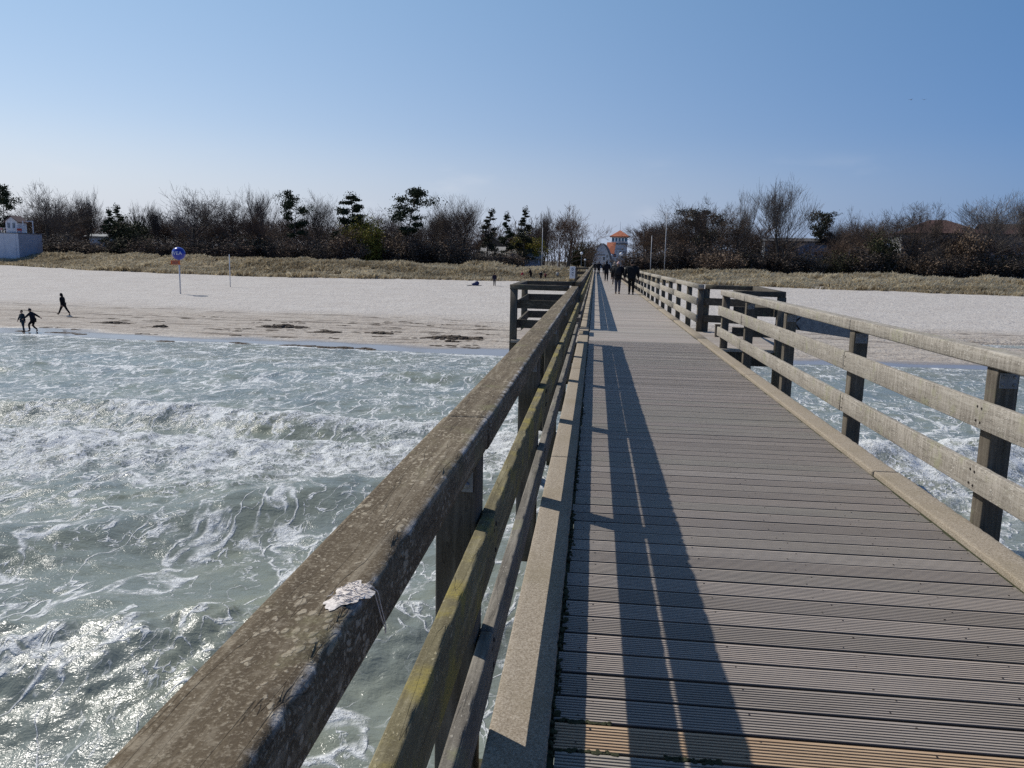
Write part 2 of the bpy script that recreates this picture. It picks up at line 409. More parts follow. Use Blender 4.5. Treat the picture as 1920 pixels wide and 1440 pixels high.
# kerb timbers in 5.64 m lengths
y0 = .90-5.64
k = 0
while y0 < PIER_END:
    for sx, (xa, xb) in ((0, (-.325, -.108)), (1, (2.35, 2.56))):
        mb = MB(); nr = y0 < 13; off = rnd.uniform(-.006, .006)
        beam(mb, ((xa+xb)/2+off, y0+.004, -.045), ((xa+xb)/2+off, y0+5.632, -.045), xb-xa, .15, 140 if nr else 4, .009, .0022 if nr else 0, 31+k, .012)
        local(mb.build('kerb', M['kerb'], pier, True), pier)
        k += 1
    y0 += 5.64
# bearers, piles under the deck
for yy in np.arange(-3.0, PIER_END, 5.64):
    mb = MB(); beam(mb, (-.45, yy, -.36), (2.69, yy, -.36), .24, .26, 1, .01); local(mb.build('cross_beam', M['pile'], pier), pier)
    for x in (.05, 2.2):
        mb = MB(); mb.tube([(x, yy, -5.2), (x, yy, -.49)], [.17, .15], 14); local(mb.build('pile', M['pile'], pier, True), pier)
for x in (-.02, .75, 1.5, 2.26):
    mb = MB(); beam(mb, (x, -3.9, -.131), (x, PIER_END, -.131), .12, .198, 1, .01); local(mb.build('joist', M['pile'], pier), pier)

# railings: posts outside, two boards inside, a flat handrail on top
BZ = ((.42, .24), (.848, .664)); HZ = (1.068, 1.178)
post_me = {}
def post_mesh(h, seg, key):
    if key in post_me: return post_me[key]
    mb = MB(); beam(mb, (0, 0, -.42), (0, 0, h), .138, .148, seg, .008, .0022 if seg > 2 else 0, 77)
    post_me[key] = mb.mesh('post', True); return post_me[key]
def brk_mesh():
    mb = MB(); mb.box((0, 0, 0), (.112, .006, .10), bev=.001)
    for sx in (-1, 1):
        for sz in (-1, 1): mb.ball((sx*.034, -.005, sz*.026), (.012, .007, .012), 8, 5)
    return mb.mesh('bracket')
BRK = brk_mesh(); post_me['b'] = BRK
def railing(name, label, side, ys, joints, group, mats, fine):
    """side -1: left of the deck, 1: right of it"""
    f = (lambda x: x) if side < 0 else (lambda x: 2.24-x)
    root = empty(name, (f(-.42), ys[0], 0)); tag(root, label, 'railing', group)
    for y in ys:
        nr = fine and y < 14
        p = link('post', post_mesh(1.066, 30 if nr else 1, 'near' if nr else 'far'), M['post'], root)
        p.location = (f(-.428)-root.location.x, y+.074-root.location.y, 0)
        if nr and y > 0:
            mb = MB()
            for (zt, zb) in BZ:
                for (dx, dz2) in ((-.03, .045), (.03, -.045), (.028, .05), (-.026, -.05)): mb.ball((.0735*(1 if side < 0 else -1)+.0485*(1 if side < 0 else -1)-.0005, dx, (zt+zb)/2+dz2), (.004, .009, .009), 8, 5)
            link('bolt', mb.mesh('bolt'), M['screw'], p)
            b = link('bracket', BRK, M['steel'], p); b.location = (0, -.078, .995)
            b = link('bracket', BRK, M['steel'], p); b.location = (0, .078, .995); b.rotation_euler = (0, 0, math.pi)
    cuts = [ys[0]-.12]+[j for j in joints if ys[0]+.3 < j < ys[-1]-.3]+[ys[-1]+.24]
    for i in range(len(cuts)-1):
        a, b = cuts[i]+.003, cuts[i+1]-.003; nr = fine and a < 9 and b > -.5
        seg = int((b-a)/.035) if nr else (24 if fine else 2)
        sd = int(rnd.uniform(0, 900)); o = rnd.uniform(-.004, .004)
        mb = MB(); beam(mb, (f(-.411)+o, a, (HZ[0]+HZ[1])/2), (f(-.411)+o, b, (HZ[0]+HZ[1])/2), .152, HZ[1]-HZ[0], seg, .013, .0026 if nr else .0015*fine, sd, .022)
        local(mb.build('handrail', mats[0], root, True), root)
        for q, (zt, zb) in enumerate(BZ):
            o = rnd.uniform(-.003, .003); dz = rnd.uniform(-.001, .004)
            mb = MB(); beam(mb, (f(-.3305)+o, a, (zt+zb)/2+dz), (f(-.3305)+o, b, (zt+zb)/2+dz), .047, zt-zb, seg, .006, .0008 if nr else .0005*fine, sd+40+q, .008)
            local(mb.build('rail_board', mats[1+q], root, True), root)
    return root
J = [-3.1, 2.52, 8.17, 13.8]
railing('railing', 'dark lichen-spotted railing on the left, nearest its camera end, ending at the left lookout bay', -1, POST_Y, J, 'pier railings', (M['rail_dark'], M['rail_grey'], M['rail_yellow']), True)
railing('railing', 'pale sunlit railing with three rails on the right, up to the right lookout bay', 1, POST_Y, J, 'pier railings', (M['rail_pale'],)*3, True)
FJ = [20+5.64*k for k in range(1, 19)]
railing('railing', 'distant dark left railing, continuing from the left lookout bay to the dunes', -1, FAR_Y, FJ, 'pier railings', (M['rail_dark'], M['rail_grey'], M['rail_yellow']), False)
railing('railing', 'distant pale right railing with many square dark posts, beyond the right lookout bay', 1, FAR_Y, FJ, 'pier railings', (M['rail_pale'],)*3, False)

# lookout bays
def bay(label, pts, side, floor=True, z0=0):
    """pts: rail start, front corner, rear corner, rail end (x, y)"""
    root = empty('lookout_bay', (*np.mean(pts, axis=0), z0)); tag(root, label, 'viewing bay', 'lookout bays beside the pier')
    for (x, y) in pts[1:3]+[pts[3] if side > 0 else pts[3]]:
        mb = MB(); beam(mb, (x, y, -.75), (x, y, 1.066), .15, .15, 1, .008); local(mb.build('post', M['post'], root, True), root)
    if floor:
        xa = min(p[0] for p in pts); xb = max(p[0] for p in pts); ya = min(p[1] for p in pts)-.02; yb = max(p[1] for p in pts)+.1
        xa, xb = (xa+.03, -.33) if side < 0 else (2.565, xb+.1)
        mb = MB(); yy = ya
        while yy < yb-.1: mb.box(((xa+xb)/2, yy+.085, -.03), (xb-xa, .166, .05)); yy += .174
        local(mb.build('floor', M['deck'], root), root)
        for yy in (ya+.1, yb-.1):
            mb = MB(); beam(mb, (xa+(.35 if side < 0 else 0), yy, -.20), (xb, yy, -.20), .12, .28, 1, .01); local(mb.build('floor_beam', M['pile'], root), root)
            xm = xa+.45 if side < 0 else xb-.2
            mb = MB(); mb.tube([(xm, yy, -5), (xm, yy, -.345)], [.15, .14], 12); local(mb.build('pile', M['pile'], root, True), root)
    for i in range(3):
        a = np.array([*pts[i], 0.]); b = np.array([*pts[i+1], 0.]); d = (b-a)/np.linalg.norm(b-a); nrm = np.array([-d[1], d[0], 0])
        if side > 0: nrm = -nrm
        mb = MB(); e = .075 if i != 1 else -.085
        beam(mb, a-d*(.02 if i == 0 else e)+(0, 0, 1.123), b+d*(.02 if i == 2 else e)+(0, 0, 1.123), .152, .11, 4, .012, .002, 5+i)
        local(mb.build('handrail', M['bay_rail'], root, True), root)
        for (zt, zb) in BZ:
            mb = MB(); s = -nrm*.10
            beam(mb, a+s+(0, 0, (zt+zb)/2), b+s+d*(.2 if i == 2 and side > 0 else 0)+(0, 0, (zt+zb)/2), .047, zt-zb, 2, .006); local(mb.build('rail_board', M['bay_rail'], root), root)
    return root
bay('small dark railed bay jutting out over the sand on the left of the pier', [(-.56, 16.55), (-1.72, 16.75), (-1.78, 20.0), (-.52, 20.2)], -1)
bay('small dark railed bay above the shadowed water on the right of the pier', [(2.82, 16.3), (3.72, 16.1), (3.92, 19.75), (2.82, 20.25)], 1)
bay('far small railed bay with a white sign on its left corner', [(-.56, 62.0), (-1.55, 62.0), (-1.55, 66.0), (-.56, 66.0)], -1)
root = empty('gangway', (3.86, 16.45, .55)); tag(root, 'short sloping grey gangway with dark bracing fixed beside the right bay', 'gangway')
ga, gb = np.array([3.86, 16.45, .59]), np.array([5.42, 16.45, .385])
for yy in (-.32, .32):
    mb = MB(); beam(mb, ga+(0, yy, 0), gb+(0, yy, 0), .05, .27, 1, .006); local(mb.build('side_plate', M['steel'], root), root)
    for k in range(2):
        for e, (q0, q1) in enumerate(((.02, .16), (.80, .98))):
            a, b = ga+(gb-ga)*q0, ga+(gb-ga)*q1; mb = MB(); sg = 1 if k else -1
            mb.tube([a+(0, yy-.03, .12*sg), b+(0, yy-.03, -.12*sg)], .016, 6); local(mb.build('brace', M['screw'], root), root)
mb = MB()
for k in range(8): p = ga+(gb-ga)*(.06+.125*k); mb.box(p+(0, 0, .10), (.13, .62, .03))
local(mb.build('tread', M['steel'], root), root)
mb = MB(); beam(mb, ga+(-.02, -.4, -.16), ga+(-.02, .4, -.16), .1, .1, 1, .006); local(mb.build('hinge_beam', M['screw'], root), root)
mb = MB(); beam(mb, (2.92, 18.8, -.3), (2.92, 18.8, .27), .11, .11, 1, .01)
mb.box((2.92, 18.8, .28), (.125, .125, .03), bev=.005)
tag(mb.build('mooring_stub', M['post']), 'short dark wooden stub standing on the floor of the right bay', 'stub')
mb = MB(); beam(mb, (-.33, 18.05, .29), (-.33, 19.1, .29), .05, .24, 3, .006)
for y in (18.1, 19.05): beam(mb, (-.40, y, -.02), (-.40, y, .41), .08, .08, 1, .006)
tag(mb.build('low_toe_board', M['rail_grey']), 'low plank on two short posts across the opening of the left bay', 'toe board')

# frayed cord stuck to the handrail next to the camera
root = empty('frayed_cord', (-.36, 1.115, 1.178)); tag(root, 'frayed whitish cord crusted on the near handrail edge, two strands hanging down', 'cord')
mb = MB(); V = []; m = 40; rings = 9
for j in range(rings):
    q = j/(rings-1)
    for k in range(m):
        an = 2*math.pi*k/m; rr = (1+.16*math.sin(3*an+1)+.10*math.sin(7*an)+.08*math.sin(13*an+2))*q
        x = -.362+.027*rr*math.cos(an)+.010*rr*math.sin(an); y = 1.115+.050*rr*math.sin(an)
        z = 1.1795+.0030*(1-q**3)*(.35+.9*vnoise(x*170, y*110, 5))-max(0, x+.343)*.30
        V.append((x, y, z))
F = [(j*m+k, j*m+(k+1) % m, (j+1)*m+(k+1) % m, (j+1)*m+k) for j in range(rings-1) for k in range(m)]
mb.add(V, F); mb.build('crust', M['cord'], root, True).matrix_parent_inverse = Matrix.Translation(-root.location)
mb = MB()
for k in range(70):
    u, v = rnd.gauss(0, .55), rnd.gauss(0, .55)
    if u*u+v*v > 1: continue
    x0 = -.362+.028*u+.010*v; y0 = 1.115+.048*v; an = rnd.gauss(.25, .6); L = rnd.uniform(.005, .014); z = 1.1825-max(0, x0+.343)*.30
    mb.tube([(x0-L*math.cos(an), y0-L*math.sin(an), z-.002), (x0, y0, z+.0015), (x0+L*math.cos(an+.6), y0+L*math.sin(an+.6), z-.002)], [.0003, .0007, .0003], 4)
mb.build('fibre', M['cord'], root).matrix_parent_inverse = Matrix.Translation(-root.location)
for k, dx in enumerate((0, .014)):
    mb = MB(); mb.tube([(-.338, 1.135+dx, 1.179), (-.3315, 1.15+dx, 1.165), (-.330, 1.175+dx*.8, 1.12), (-.330, 1.20+dx*.5, 1.085), (-.333, 1.215+dx*.2, 1.066)], .0009, 5)
    mb.build('strand', M['cord'], root).matrix_parent_inverse = Matrix.Translation(-root.location)

# ------------------------------------------------------------------ sea, beach, dunes
WZ = -3.40
def shore_y(x): return 41.6+np.where(x < -12, (-(x+12))*.11, np.maximum(0, x-5)*.04)+1.1*(fbm(x*.11, 0*x, 3, 3)-.5)*2+1.6*(fbm(x*.045, 0*x+4, 6, 2)-.5)
def axis(lo, hi, dlo, dhi, d, g=1.09):
    a = list(np.arange(dlo, dhi, d)); s = d
    while a[-1] < hi: s *= g; a.append(a[-1]+s)
    s = d; b = []; v = dlo
    while v > lo: s *= g; v -= s; b.append(v)
    return np.array(b[::-1]+a)
def grid(xs, ys):
    X, Y = np.meshgrid(xs, ys); nx, ny = len(xs), len(ys)
    i = np.arange(nx*ny).reshape(ny, nx)
    F = np.stack([i[:-1, :-1], i[:-1, 1:], i[1:, 1:], i[1:, :-1]], -1).reshape(-1, 4)
    return X.ravel(), Y.ravel(), F

X, Y, F = grid(axis(-420, 420, -19, 11.5, .075, 1.05), axis(-300, 60, 4.5, 28, .06, 1.03))
def sstep(v, a, b):
    q = np.clip((v-a)/(b-a), 0, 1); return q*q*(3-2*q)
def crest(y, yc, hgt, back, front):                                     # wave running to +y: long back, steep front
    d = y-yc; return hgt*np.where(d < 0, np.exp(-(d/back)**2), np.exp(-(d/front)**2))
wob = (fbm(X*.16, Y*.02, 21, 3)-.5)
wob2 = (fbm(X*.5, Y*.1, 22, 3)-.5)
h = np.zeros_like(X)
yc1 = 19.5+.03*X+2.2*wob+.5*wob2                                         # main bore
yc2 = 21.7-.02*(X+12)+2.5*(fbm(X*.13, 5+0*X, 25, 3)-.5)+.5*wob2         # the wave ahead of it
yc3 = 31.8+.12*(X+18)+2.4*wob
yc0 = 8.95+.28*(X+4.6)+1.0*wob+.3*wob2                                   # breaker close by
ycs = 15.2+1.35*(X+5.3)*np.where(X < -5.3, .55, .25)+.8*wob             # slanting green swell
amp = .7+.6*fbm(X*.09, 3+0*X, 27, 2)
h += crest(Y, yc1, .46*amp, 1.7, .40)+crest(Y, yc2, .46*amp, 1.0, .42)+crest(Y, yc3, .24, 1.2, .35)
h += crest(Y, yc0, .55, 1.3, .5)+crest(Y, ycs, .45, 1.5, 1.1)
h += .16*np.sin((Y+.22*X)*1.05+2*wob)*sstep(Y, 60, 5)*.6
fo = sstep(Y, 45, 30)
h += fo*(.20*(fbm(X*.45, Y*.6, 41, 3)-.5)+.13*(fbm(X*1.3, Y*1.7, 42, 3)-.5)+.032*(fbm(X*4.5, Y*5, 43, 2)-.5))
sy = shore_y(X)
h *= sstep(Y, sy+1, sy-9)
# foam amount
bn = fbm(X*.22, Y*.3, 51, 4)
band1 = sstep(Y, yc1-5.0-3*bn, yc1-.8)*sstep(Y, yc1+.35, yc1-.05)
band2 = sstep(Y, yc2-1.6, yc2-.2)*sstep(Y, yc2+.4, yc2)*sstep(fbm(X*.16, 8+0*X, 52, 2), .30, .5)
band3 = sstep(Y, yc3-.9, yc3)*sstep(Y, yc3+.3, yc3)*sstep(fbm(X*.2, 9+0*X, 53, 2), .42, .6)
band0 = sstep(Y, yc0-1.6, yc0-.3)*sstep(Y, yc0+.25, yc0-.02)
glit = sstep(Y, yc0-3.2, yc0-.6)*sstep(Y, yc0+.2, yc0-.1)*(X < -2)
h += glit*(.13*(fbm(X*3.0, Y*3.4, 44, 2)-.5)+.085*(fbm(X*9, Y*9, 45, 2)-.5))
edge = sstep(np.abs(Y-(sy-.3)), .5, .12)
foam = .37+.12*(bn-.5)
foam = np.where(Y > yc1, .52+.2*(bn-.5), foam)
foam = foam+sstep(Y, 9.5, 15)*.08*(Y < yc1)
foam = np.maximum(foam, .96*band1); foam = np.maximum(foam, .98*band2); foam = np.maximum(foam, .9*band3); foam = np.maximum(foam, .50*band0+.08)
foam = np.maximum(foam, edge*.95)
foam = np.where(X > 2.6, np.maximum(foam, .72*sstep(Y, 13, 17)*sstep(Y, 25, 21)), foam)
foam = np.where((X > 2.6) & (Y > 27), foam*.80, foam)
turb = np.maximum(np.maximum(band1, band2), band3)
h += turb*(.20*(fbm(X*2.2, Y*2.6, 61, 3)-.45)+.07*(fbm(X*6, Y*7, 62, 2)-.5))
me = mesh_np('water', np.c_[X, Y, WZ+h], F, True); attr(me, 'foam', foam); attr(me, 'turb', turb); attr(me, 'glit', glit)
t = NT('sea_water')
P2 = t.vmul(t.pos, (1, 1, 0))
fa = t.attr('foam')
wc = t.noise(P2, .9, 3, .5, 0, 'Color'); wc2 = t.noise(P2, 3.2, 3, .6, 0, 'Color')
w1 = t.mix(.55, P2, wc, 'ADD'); w2 = t.mix(.16, w1, wc2, 'ADD')
e3 = t.voro(t.vmul(w2, (.8, 1, 1)), 8.5, 'DISTANCE_TO_EDGE')
patch = t.noise(P2, .5, 5, .65)
amt = t.math('ADD', fa, t.math('MULTIPLY', t.math('SUBTRACT', patch, .5), 1.1), clamp=True)
def ridge(vec, sc, det, rg, dist): return t.math('ABSOLUTE', t.math('SUBTRACT', t.noise(vec, sc, det, rg, dist), .5))
def net(e, wid): return t.math('SUBTRACT', 1.0, t.step(e, t.math('MULTIPLY', wid, .12), wid))
n1 = net(ridge(t.vmul(w1, (1.0, .50, 1)), .75, 2.5, .5, .9), t.math('MULTIPLY', t.math('POWER', amt, 1.4), .085))
n2 = t.math('MULTIPLY', net(ridge(t.vmul(w2, (1.0, .7, 1)), 2.0, 3, .5, .9), t.math('MULTIPLY', t.math('POWER', amt, 1.6), .12)), t.step(amt, .22, .45))
n3 = t.math('MULTIPLY', net(e3, t.math('MULTIPLY', t.math('POWER', amt, 1.5), .34)), t.step(amt, .5, .8))
mott = t.noise(t.vmul(w1, (.8, 1, 1)), 4.5, 6, .72, .9)
n4 = t.step(mott, t.math('SUBTRACT', .90, t.math('MULTIPLY', amt, .47)), t.math('SUBTRACT', .98, t.math('MULTIPLY', amt, .47)))
brk = t.math('ADD', t.math('MULTIPLY', t.step(t.noise(P2, 1.6, 3, .6), .38, .54), .75), t.math('MULTIPLY', t.step(t.noise(P2, 9, 4, .75), .36, .56), .5), clamp=True)                             # threads break up
fm = t.math('MAXIMUM', t.math('MULTIPLY', t.math('MAXIMUM', t.math('MAXIMUM', n1, n2), n3), brk), n4, clamp=True)
deep = t.ramp(t.noise(P2, .35, 4, .6), [(.32, (.162, .186, .178)), (.52, (.190, .208, .174)), (.72, (.215, .226, .160))])
rip = t.noise(t.vmul(P2, (.8, 1.2, 1)), 4.0, 4, .62, .4); rip2 = t.noise(t.vmul(P2, (.75, 1.1, 1)), 17, 3, .6, .6)
lump = t.noise(P2, 15, 4, .75)
hgt = t.math('ADD', t.math('MULTIPLY', rip, 1.0), t.math('MULTIPLY', rip2, .28))
nb = t.bump(hgt, .36, .10)
fcol = t.ramp(t.noise(P2, 26, 4, .7), [(.3, (.50, .52, .53)), (.6, (.74, .75, .75))])
wat = t.n.new('ShaderNodeBsdfPrincipled'); t.put(wat.inputs['Base Color'], deep); t.put(wat.inputs['Roughness'], t.math('ADD', .11, t.math('MULTIPLY', t.attr('glit'), .12))); wat.inputs['IOR'].default_value = 1.33
t.put(wat.inputs['Normal'], nb)
t.put(t.b.inputs['Base Color'], fcol); t.b.inputs['Roughness'].default_value = .75; t.b.inputs['Specular IOR Level'].default_value = .25
t.put(t.b.inputs['Normal'], t.bump(t.math('ADD', t.math('MULTIPLY', lump, .8), fm), .9, .06))
mx = t.n.new('ShaderNodeMixShader'); t.put(mx.inputs[0], t.math('MULTIPLY', fm, .93)); t.l.new(wat.outputs[0], mx.inputs[1]); t.l.new(t.b.outputs[0], mx.inputs[2])
t.l.new(mx.outputs[0], t.out.inputs['Surface'])
tag(link('water', me, t.m), kind='structure')

# beach and dune ground in one sheet
def dune_y(x):
    return np.interp(x, [-400, -200, -122, -90, -67, -41, -13, 8, 24, 43, 63, 120, 300], [190, 160, 143, 128, 119.5, 116, 118.5, 121, 120, 115, 111, 112, 130])+1.2*(fbm(x*.12, 0*x+2, 71, 3)-.5)*2
def ground_z(x, y):
    x = np.asarray(x, float); y = np.asarray(y, float)
    tt = y-shore_y(x); dy = y-dune_y(x)
    z = np.interp(tt, [-400, -30, -6, 0, 4, 17, 41, 78, 120], [-12, -5.2, -3.75, -3.405, -3.27, -3.08, -2.60, -1.25, -.95])
    z = z+.10*(fbm(x*.25, y*.3, 81, 3)-.5)*sstep(tt, 1, 8)
    pool = np.exp(-(((x-29)/8.5)**2+((y-55.2)/1.7)**2)); z = z-.50*pool
    hum = fbm(x*.16, y*.22, 82, 3); crest_h = np.interp(x, [-140, -40, -8, 0, 4, 14, 60, 140], [.62, .55, .25, -.42, -.42, -.05, .0, .3])
    up = sstep(dy, -1.5, 9.5); down = sstep(dy, 13, 24)
    top = crest_h+.9*(hum-.5)
    z = z*(1-up)+top*up
    return z*(1-down)+(-.02)*down
X, Y, F = grid(axis(-900, 900, -90, 95, .9, 1.09), np.concatenate([axis(-20, 60, 38, 60, .22, 1.2), np.arange(60.6, 150, .55), axis(151, 1500, 151, 175, 1.5, 1.15)]))
Z = ground_z(X, Y)
keep = Z
me = mesh_np('beach', np.c_[X, Y, Z], F, True)
attr(me, 'shore', Y-shore_y(X)); attr(me, 'dune', Y-dune_y(X))
t = NT('beach_sand')
sh = t.attr('shore'); du = t.attr('dune')
sand = t.ramp(t.noise(t.pos, .35, 4, .6), [(.3, (.39, .355, .325)), (.7, (.455, .425, .395))])
foot = t.noise(t.vmul(t.pos, (1, .8, 1)), 1.5, 4, .65); foot2 = t.noise(t.pos, 5, 3, .6)
sand = t.mix(t.math('MULTIPLY', t.step(foot2, .50, .70), .45), sand, (.30, .27, .245))
sand = t.mix(t.math('MULTIPLY', t.step(t.noise(t.vmul(t.pos, (.5, 2.2, 1)), 1.0, 5, .7), .50, .66), .35), sand, (.30, .275, .25))
# damp sand and wrack lines below the dry beach
sw = t.math('ADD', sh, t.math('MULTIPLY', t.math('SUBTRACT', t.noise(t.vmul(t.pos, (.06, .12, 0)), 1, 4), .5), 9))
damp = t.math('SUBTRACT', 1.0, t.step(sw, 14, 24))
dampc = t.ramp(t.noise(t.vmul(t.pos, (.25, 1.1, 0)), 1.0, 5, .65), [(.3, (.25, .205, .165)), (.6, (.37, .325, .275))])
col = t.mix(t.math('MULTIPLY', damp, .75), sand, dampc)
wr = t.noise(t.vmul(t.pos, (.16, 1.5, 0)), 1.0, 6, .68, .5)
zone = t.math('MULTIPLY', t.step(sw, 1.5, 4), t.math('SUBTRACT', 1.0, t.step(sw, 17, 23)))
wm = t.math('MULTIPLY', t.step(wr, .545, .63), zone)
col = t.mix(t.math('MULTIPLY', wm, .8), col, (.085, .062, .045))
wr2 = t.noise(t.vmul(t.pos, (.9, 3.2, 0)), 1.0, 4, .6); 
col = t.mix(t.math('MULTIPLY', t.math('MULTIPLY', t.step(wr2, .565, .64), zone), .8), col, (.14, .10, .065))
ln = t.noise(t.vmul(t.pos, (.16, .05, 0)), 1.0, 4, .6); lb = t.noise(t.vmul(t.pos, (.5, 1.2, 0)), 1.0, 5, .7)
ls = t.math('ADD', sh, t.math('MULTIPLY', t.math('SUBTRACT', ln, .5), 4.5))
for (cc, wd, th, am) in ((12.6, .30, .36, .9), (18.2, .75, .50, .75), (6.0, .35, .54, .7), (9.0, .25, .52, .6)):
    lm_ = t.math('SUBTRACT', 1.0, t.step(t.math('ABSOLUTE', t.math('SUBTRACT', ls, cc)), wd*.3, wd))
    col = t.mix(t.math('MULTIPLY', t.math('MULTIPLY', lm_, t.step(lb, th, th+.08)), am), col, (.075, .055, .042))
wet = t.math('SUBTRACT', 1.0, t.step(t.math('ADD', sh, t.math('MULTIPLY', t.math('SUBTRACT', t.noise(t.vmul(t.pos, (.10, .2, 0)), 1, 3), .5), 5)), 1.4, 3.4))
col = t.mix(t.math('MULTIPLY', wet, .8), col, (.17, .14, .12))
dn = t.step(t.math('ADD', du, t.math('MULTIPLY', t.math('SUBTRACT', foot, .5), 4)), -.6, 1.2)
dc = t.ramp(t.noise(t.pos, .5, 5, .65), [(.3, (.14, .105, .06)), (.55, (.26, .20, .115)), (.75, (.36, .29, .18))])
col = t.mix(dn, col, dc)
col = t.mix(t.step(du, 12, 18), col, t.ramp(foot2, [(.35, (.06, .05, .03)), (.7, (.13, .105, .065))]))
rough = t.math('SUBTRACT', .95, t.math('MULTIPLY', wet, .83))
bmp = t.bump(t.math('ADD', t.math('MULTIPLY', foot, .7), t.math('MULTIPLY', foot2, .3)), .8, .30)
bm2 = t.mix(wet, bmp, t.pos)                                              # wet sand is smooth
nn = t.n.new('ShaderNodeBump'); nn.inputs['Distance'].default_value = .5
t.put(nn.inputs['Strength'], t.math('MULTIPLY', t.math('SUBTRACT', 1.0, wet), .8)); t.put(nn.inputs['Height'], t.math('ADD', t.math('MULTIPLY', foot, .7), t.math('MULTIPLY', foot2, .3)))
M['sand'] = t.done(col, rough, nn.outputs[0], .5)
tag(link('beach', me, M['sand']), kind='structure')

# promenade behind the dunes
mb = MB(); mb.add([(-3, PIER_END-.3, .03), (5.2, PIER_END-.3, .03), (9, 150, .03), (9, 215, .03), (-9, 215, .03), (-9, 150, .03)], [(0, 1, 2, 5), (2, 3, 4, 5)])
tag(mb.build('path', plain('paving', (.30, .285, .27), .9, .15, 2)), kind='structure')

# marram grass on the dunes: uncountable, one object
V = []; T = []; n = 0; cols = []
g = np.random.default_rng(5)
N = 15000
gx = np.concatenate([g.uniform(-125, 85, N), g.uniform(-125, 85, 5000)]); gd = np.concatenate([g.uniform(-.3, 1, N)**1*11.5, g.uniform(-.6, 2.5, 5000)])
gy = dune_y(gx)+gd
ok = (np.abs(gx-1.1) > 3.2) & (fbm(gx*.22, gy*.35, 91, 3) > .27)
gx, gy = gx[ok], gy[ok]; gz = ground_z(gx, gy)
Vs = []; Ts = []; Cs = []
size = .32+.95*fbm(gx*.35, gy*.45, 92, 2)**1.4*1.2
for b in range(11):
    an = g.uniform(0, 2*np.pi, len(gx)); L = size*g.uniform(.55, 1.1, len(gx)); out = L*g.uniform(.25, .75, len(gx)); wd = g.uniform(.03, .075, len(gx))
    ox, oy = g.normal(0, .16, len(gx)), g.normal(0, .16, len(gx))
    bx, by = gx+ox, gy+oy
    pa = np.c_[bx-wd*np.sin(an), by+wd*np.cos(an), gz-.05]; pb = np.c_[bx+wd*np.sin(an), by-wd*np.cos(an), gz-.05]
    pm = np.c_[bx+out*.45*np.cos(an), by+out*.45*np.sin(an), gz+L*.62]; pt = np.c_[bx+out*np.cos(an)+.12, by+out*np.sin(an), gz+L*g.uniform(.6, .95, len(gx))]
    Vs.append(np.stack([pa, pb, pm, pt], 1).reshape(-1, 3)); k = np.arange(len(gx))*4+n
    Ts.append(np.stack([np.c_[k, k+1, k+2], np.c_[k+1, k+3, k+2]], 1).reshape(-1, 3)); n += 4*len(gx)
    tone = fbm(gx*.08, gy*.25, 93, 3)*.7+g.uniform(0, .5, len(gx)); Cs.append(np.repeat(tone, 4))
me = mesh_np('dune_grass', np.concatenate(Vs), np.concatenate(Ts)); attr(me, 'tone', np.concatenate(Cs))
t = NT('marram_grass'); gc = t.ramp(t.attr('tone'), [(.2, (.20, .155, .09)), (.42, (.36, .285, .175)), (.6, (.50, .42, .28)), (.85, (.66, .58, .42))])
M['grass'] = t.done(gc, .8, None, .2)
tr = t.n.new('ShaderNodeBsdfTranslucent'); t.put(tr.inputs['Color'], gc); ms = t.n.new('ShaderNodeMixShader'); ms.inputs[0].default_value = .45
t.l.new(t.b.outputs[0], ms.inputs[1]); t.l.new(tr.outputs[0], ms.inputs[2]); t.l.new(ms.outputs[0], t.out.inputs['Surface'])
tag(link('dune_grass', me, M['grass']), kind='stuff')

# seaweed heaps along the wrack lines: uncountable, one object
mb = MB(); g = random.Random(3)
def heap(x, y, sx, sy, sz, n):
    for k in range(n):
        a = g.gauss(0, .45); b = g.gauss(0, .45); px, py = x+a*sx, y+b*sy
        hz = max(.02, sz*math.exp(-(a*a+b*b)*1.6))*g.uniform(.4, 1)
        z = float(ground_z(px, py)); r = g.uniform(.06, .16)
        mb.ball((px, py, z+hz*.3), (r*g.uniform(1, 2.6), r*g.uniform(.7, 1.6), hz*.6), 6, 4)
for (px, depth, sx, sy, sz, n) in [(530, 52.5, 1.9, .7, .3, 70), (610, 50, 1.2, .5, .2, 40), (715, 49.8, .8, .4, .25, 30), (850, 47.6, 2.0, .8, .3, 80), (900, 47.8, .4, .3, .2, 8), (847, 46, .5, .3, .2, 10),
        (295, 51.5, .7, .3, .25, 20), (205, 53, 1.6, .5, .15, 30), (685, 42.6, .6, .3, .16, 16), (645, 42.8, .7, .3, .15, 16), (612, 42.9, .6, .35, .2, 20), (580, 43.3, .8, .3, .12, 14), (300, 44.3, 1, .3, .12, 18), (448, 43.9, .7, .3, .12, 14), (548, 43.6, 1.2, .3, .1, 16)]:
    p = spot(px, depth, 0); heap(p[0], p[1], sx, sy, sz, n)
for k in range(70):
    px = g.uniform(0, 930) if k < 120 else g.uniform(1480, 1920); d = g.choice([g.gauss(47.5, .6), g.gauss(50.5, .7), g.gauss(56, 1.5), g.gauss(44.2, .6)]); p = spot(px, d, 0)
    if px > 1400: p[1] = float(shore_y(p[0]))+g.choice([g.gauss(2.4, .25), g.gauss(11.3, .3), g.gauss(2.2, .2)])
    heap(p[0], p[1], g.uniform(.3, 1.3), g.uniform(.1, .3), .07, g.randint(3, 9))
M['weed'] = plain('seaweed', (.075, .056, .04), .9, .4, 20)
tag(mb.build('seaweed', M['weed']), kind='stuff')

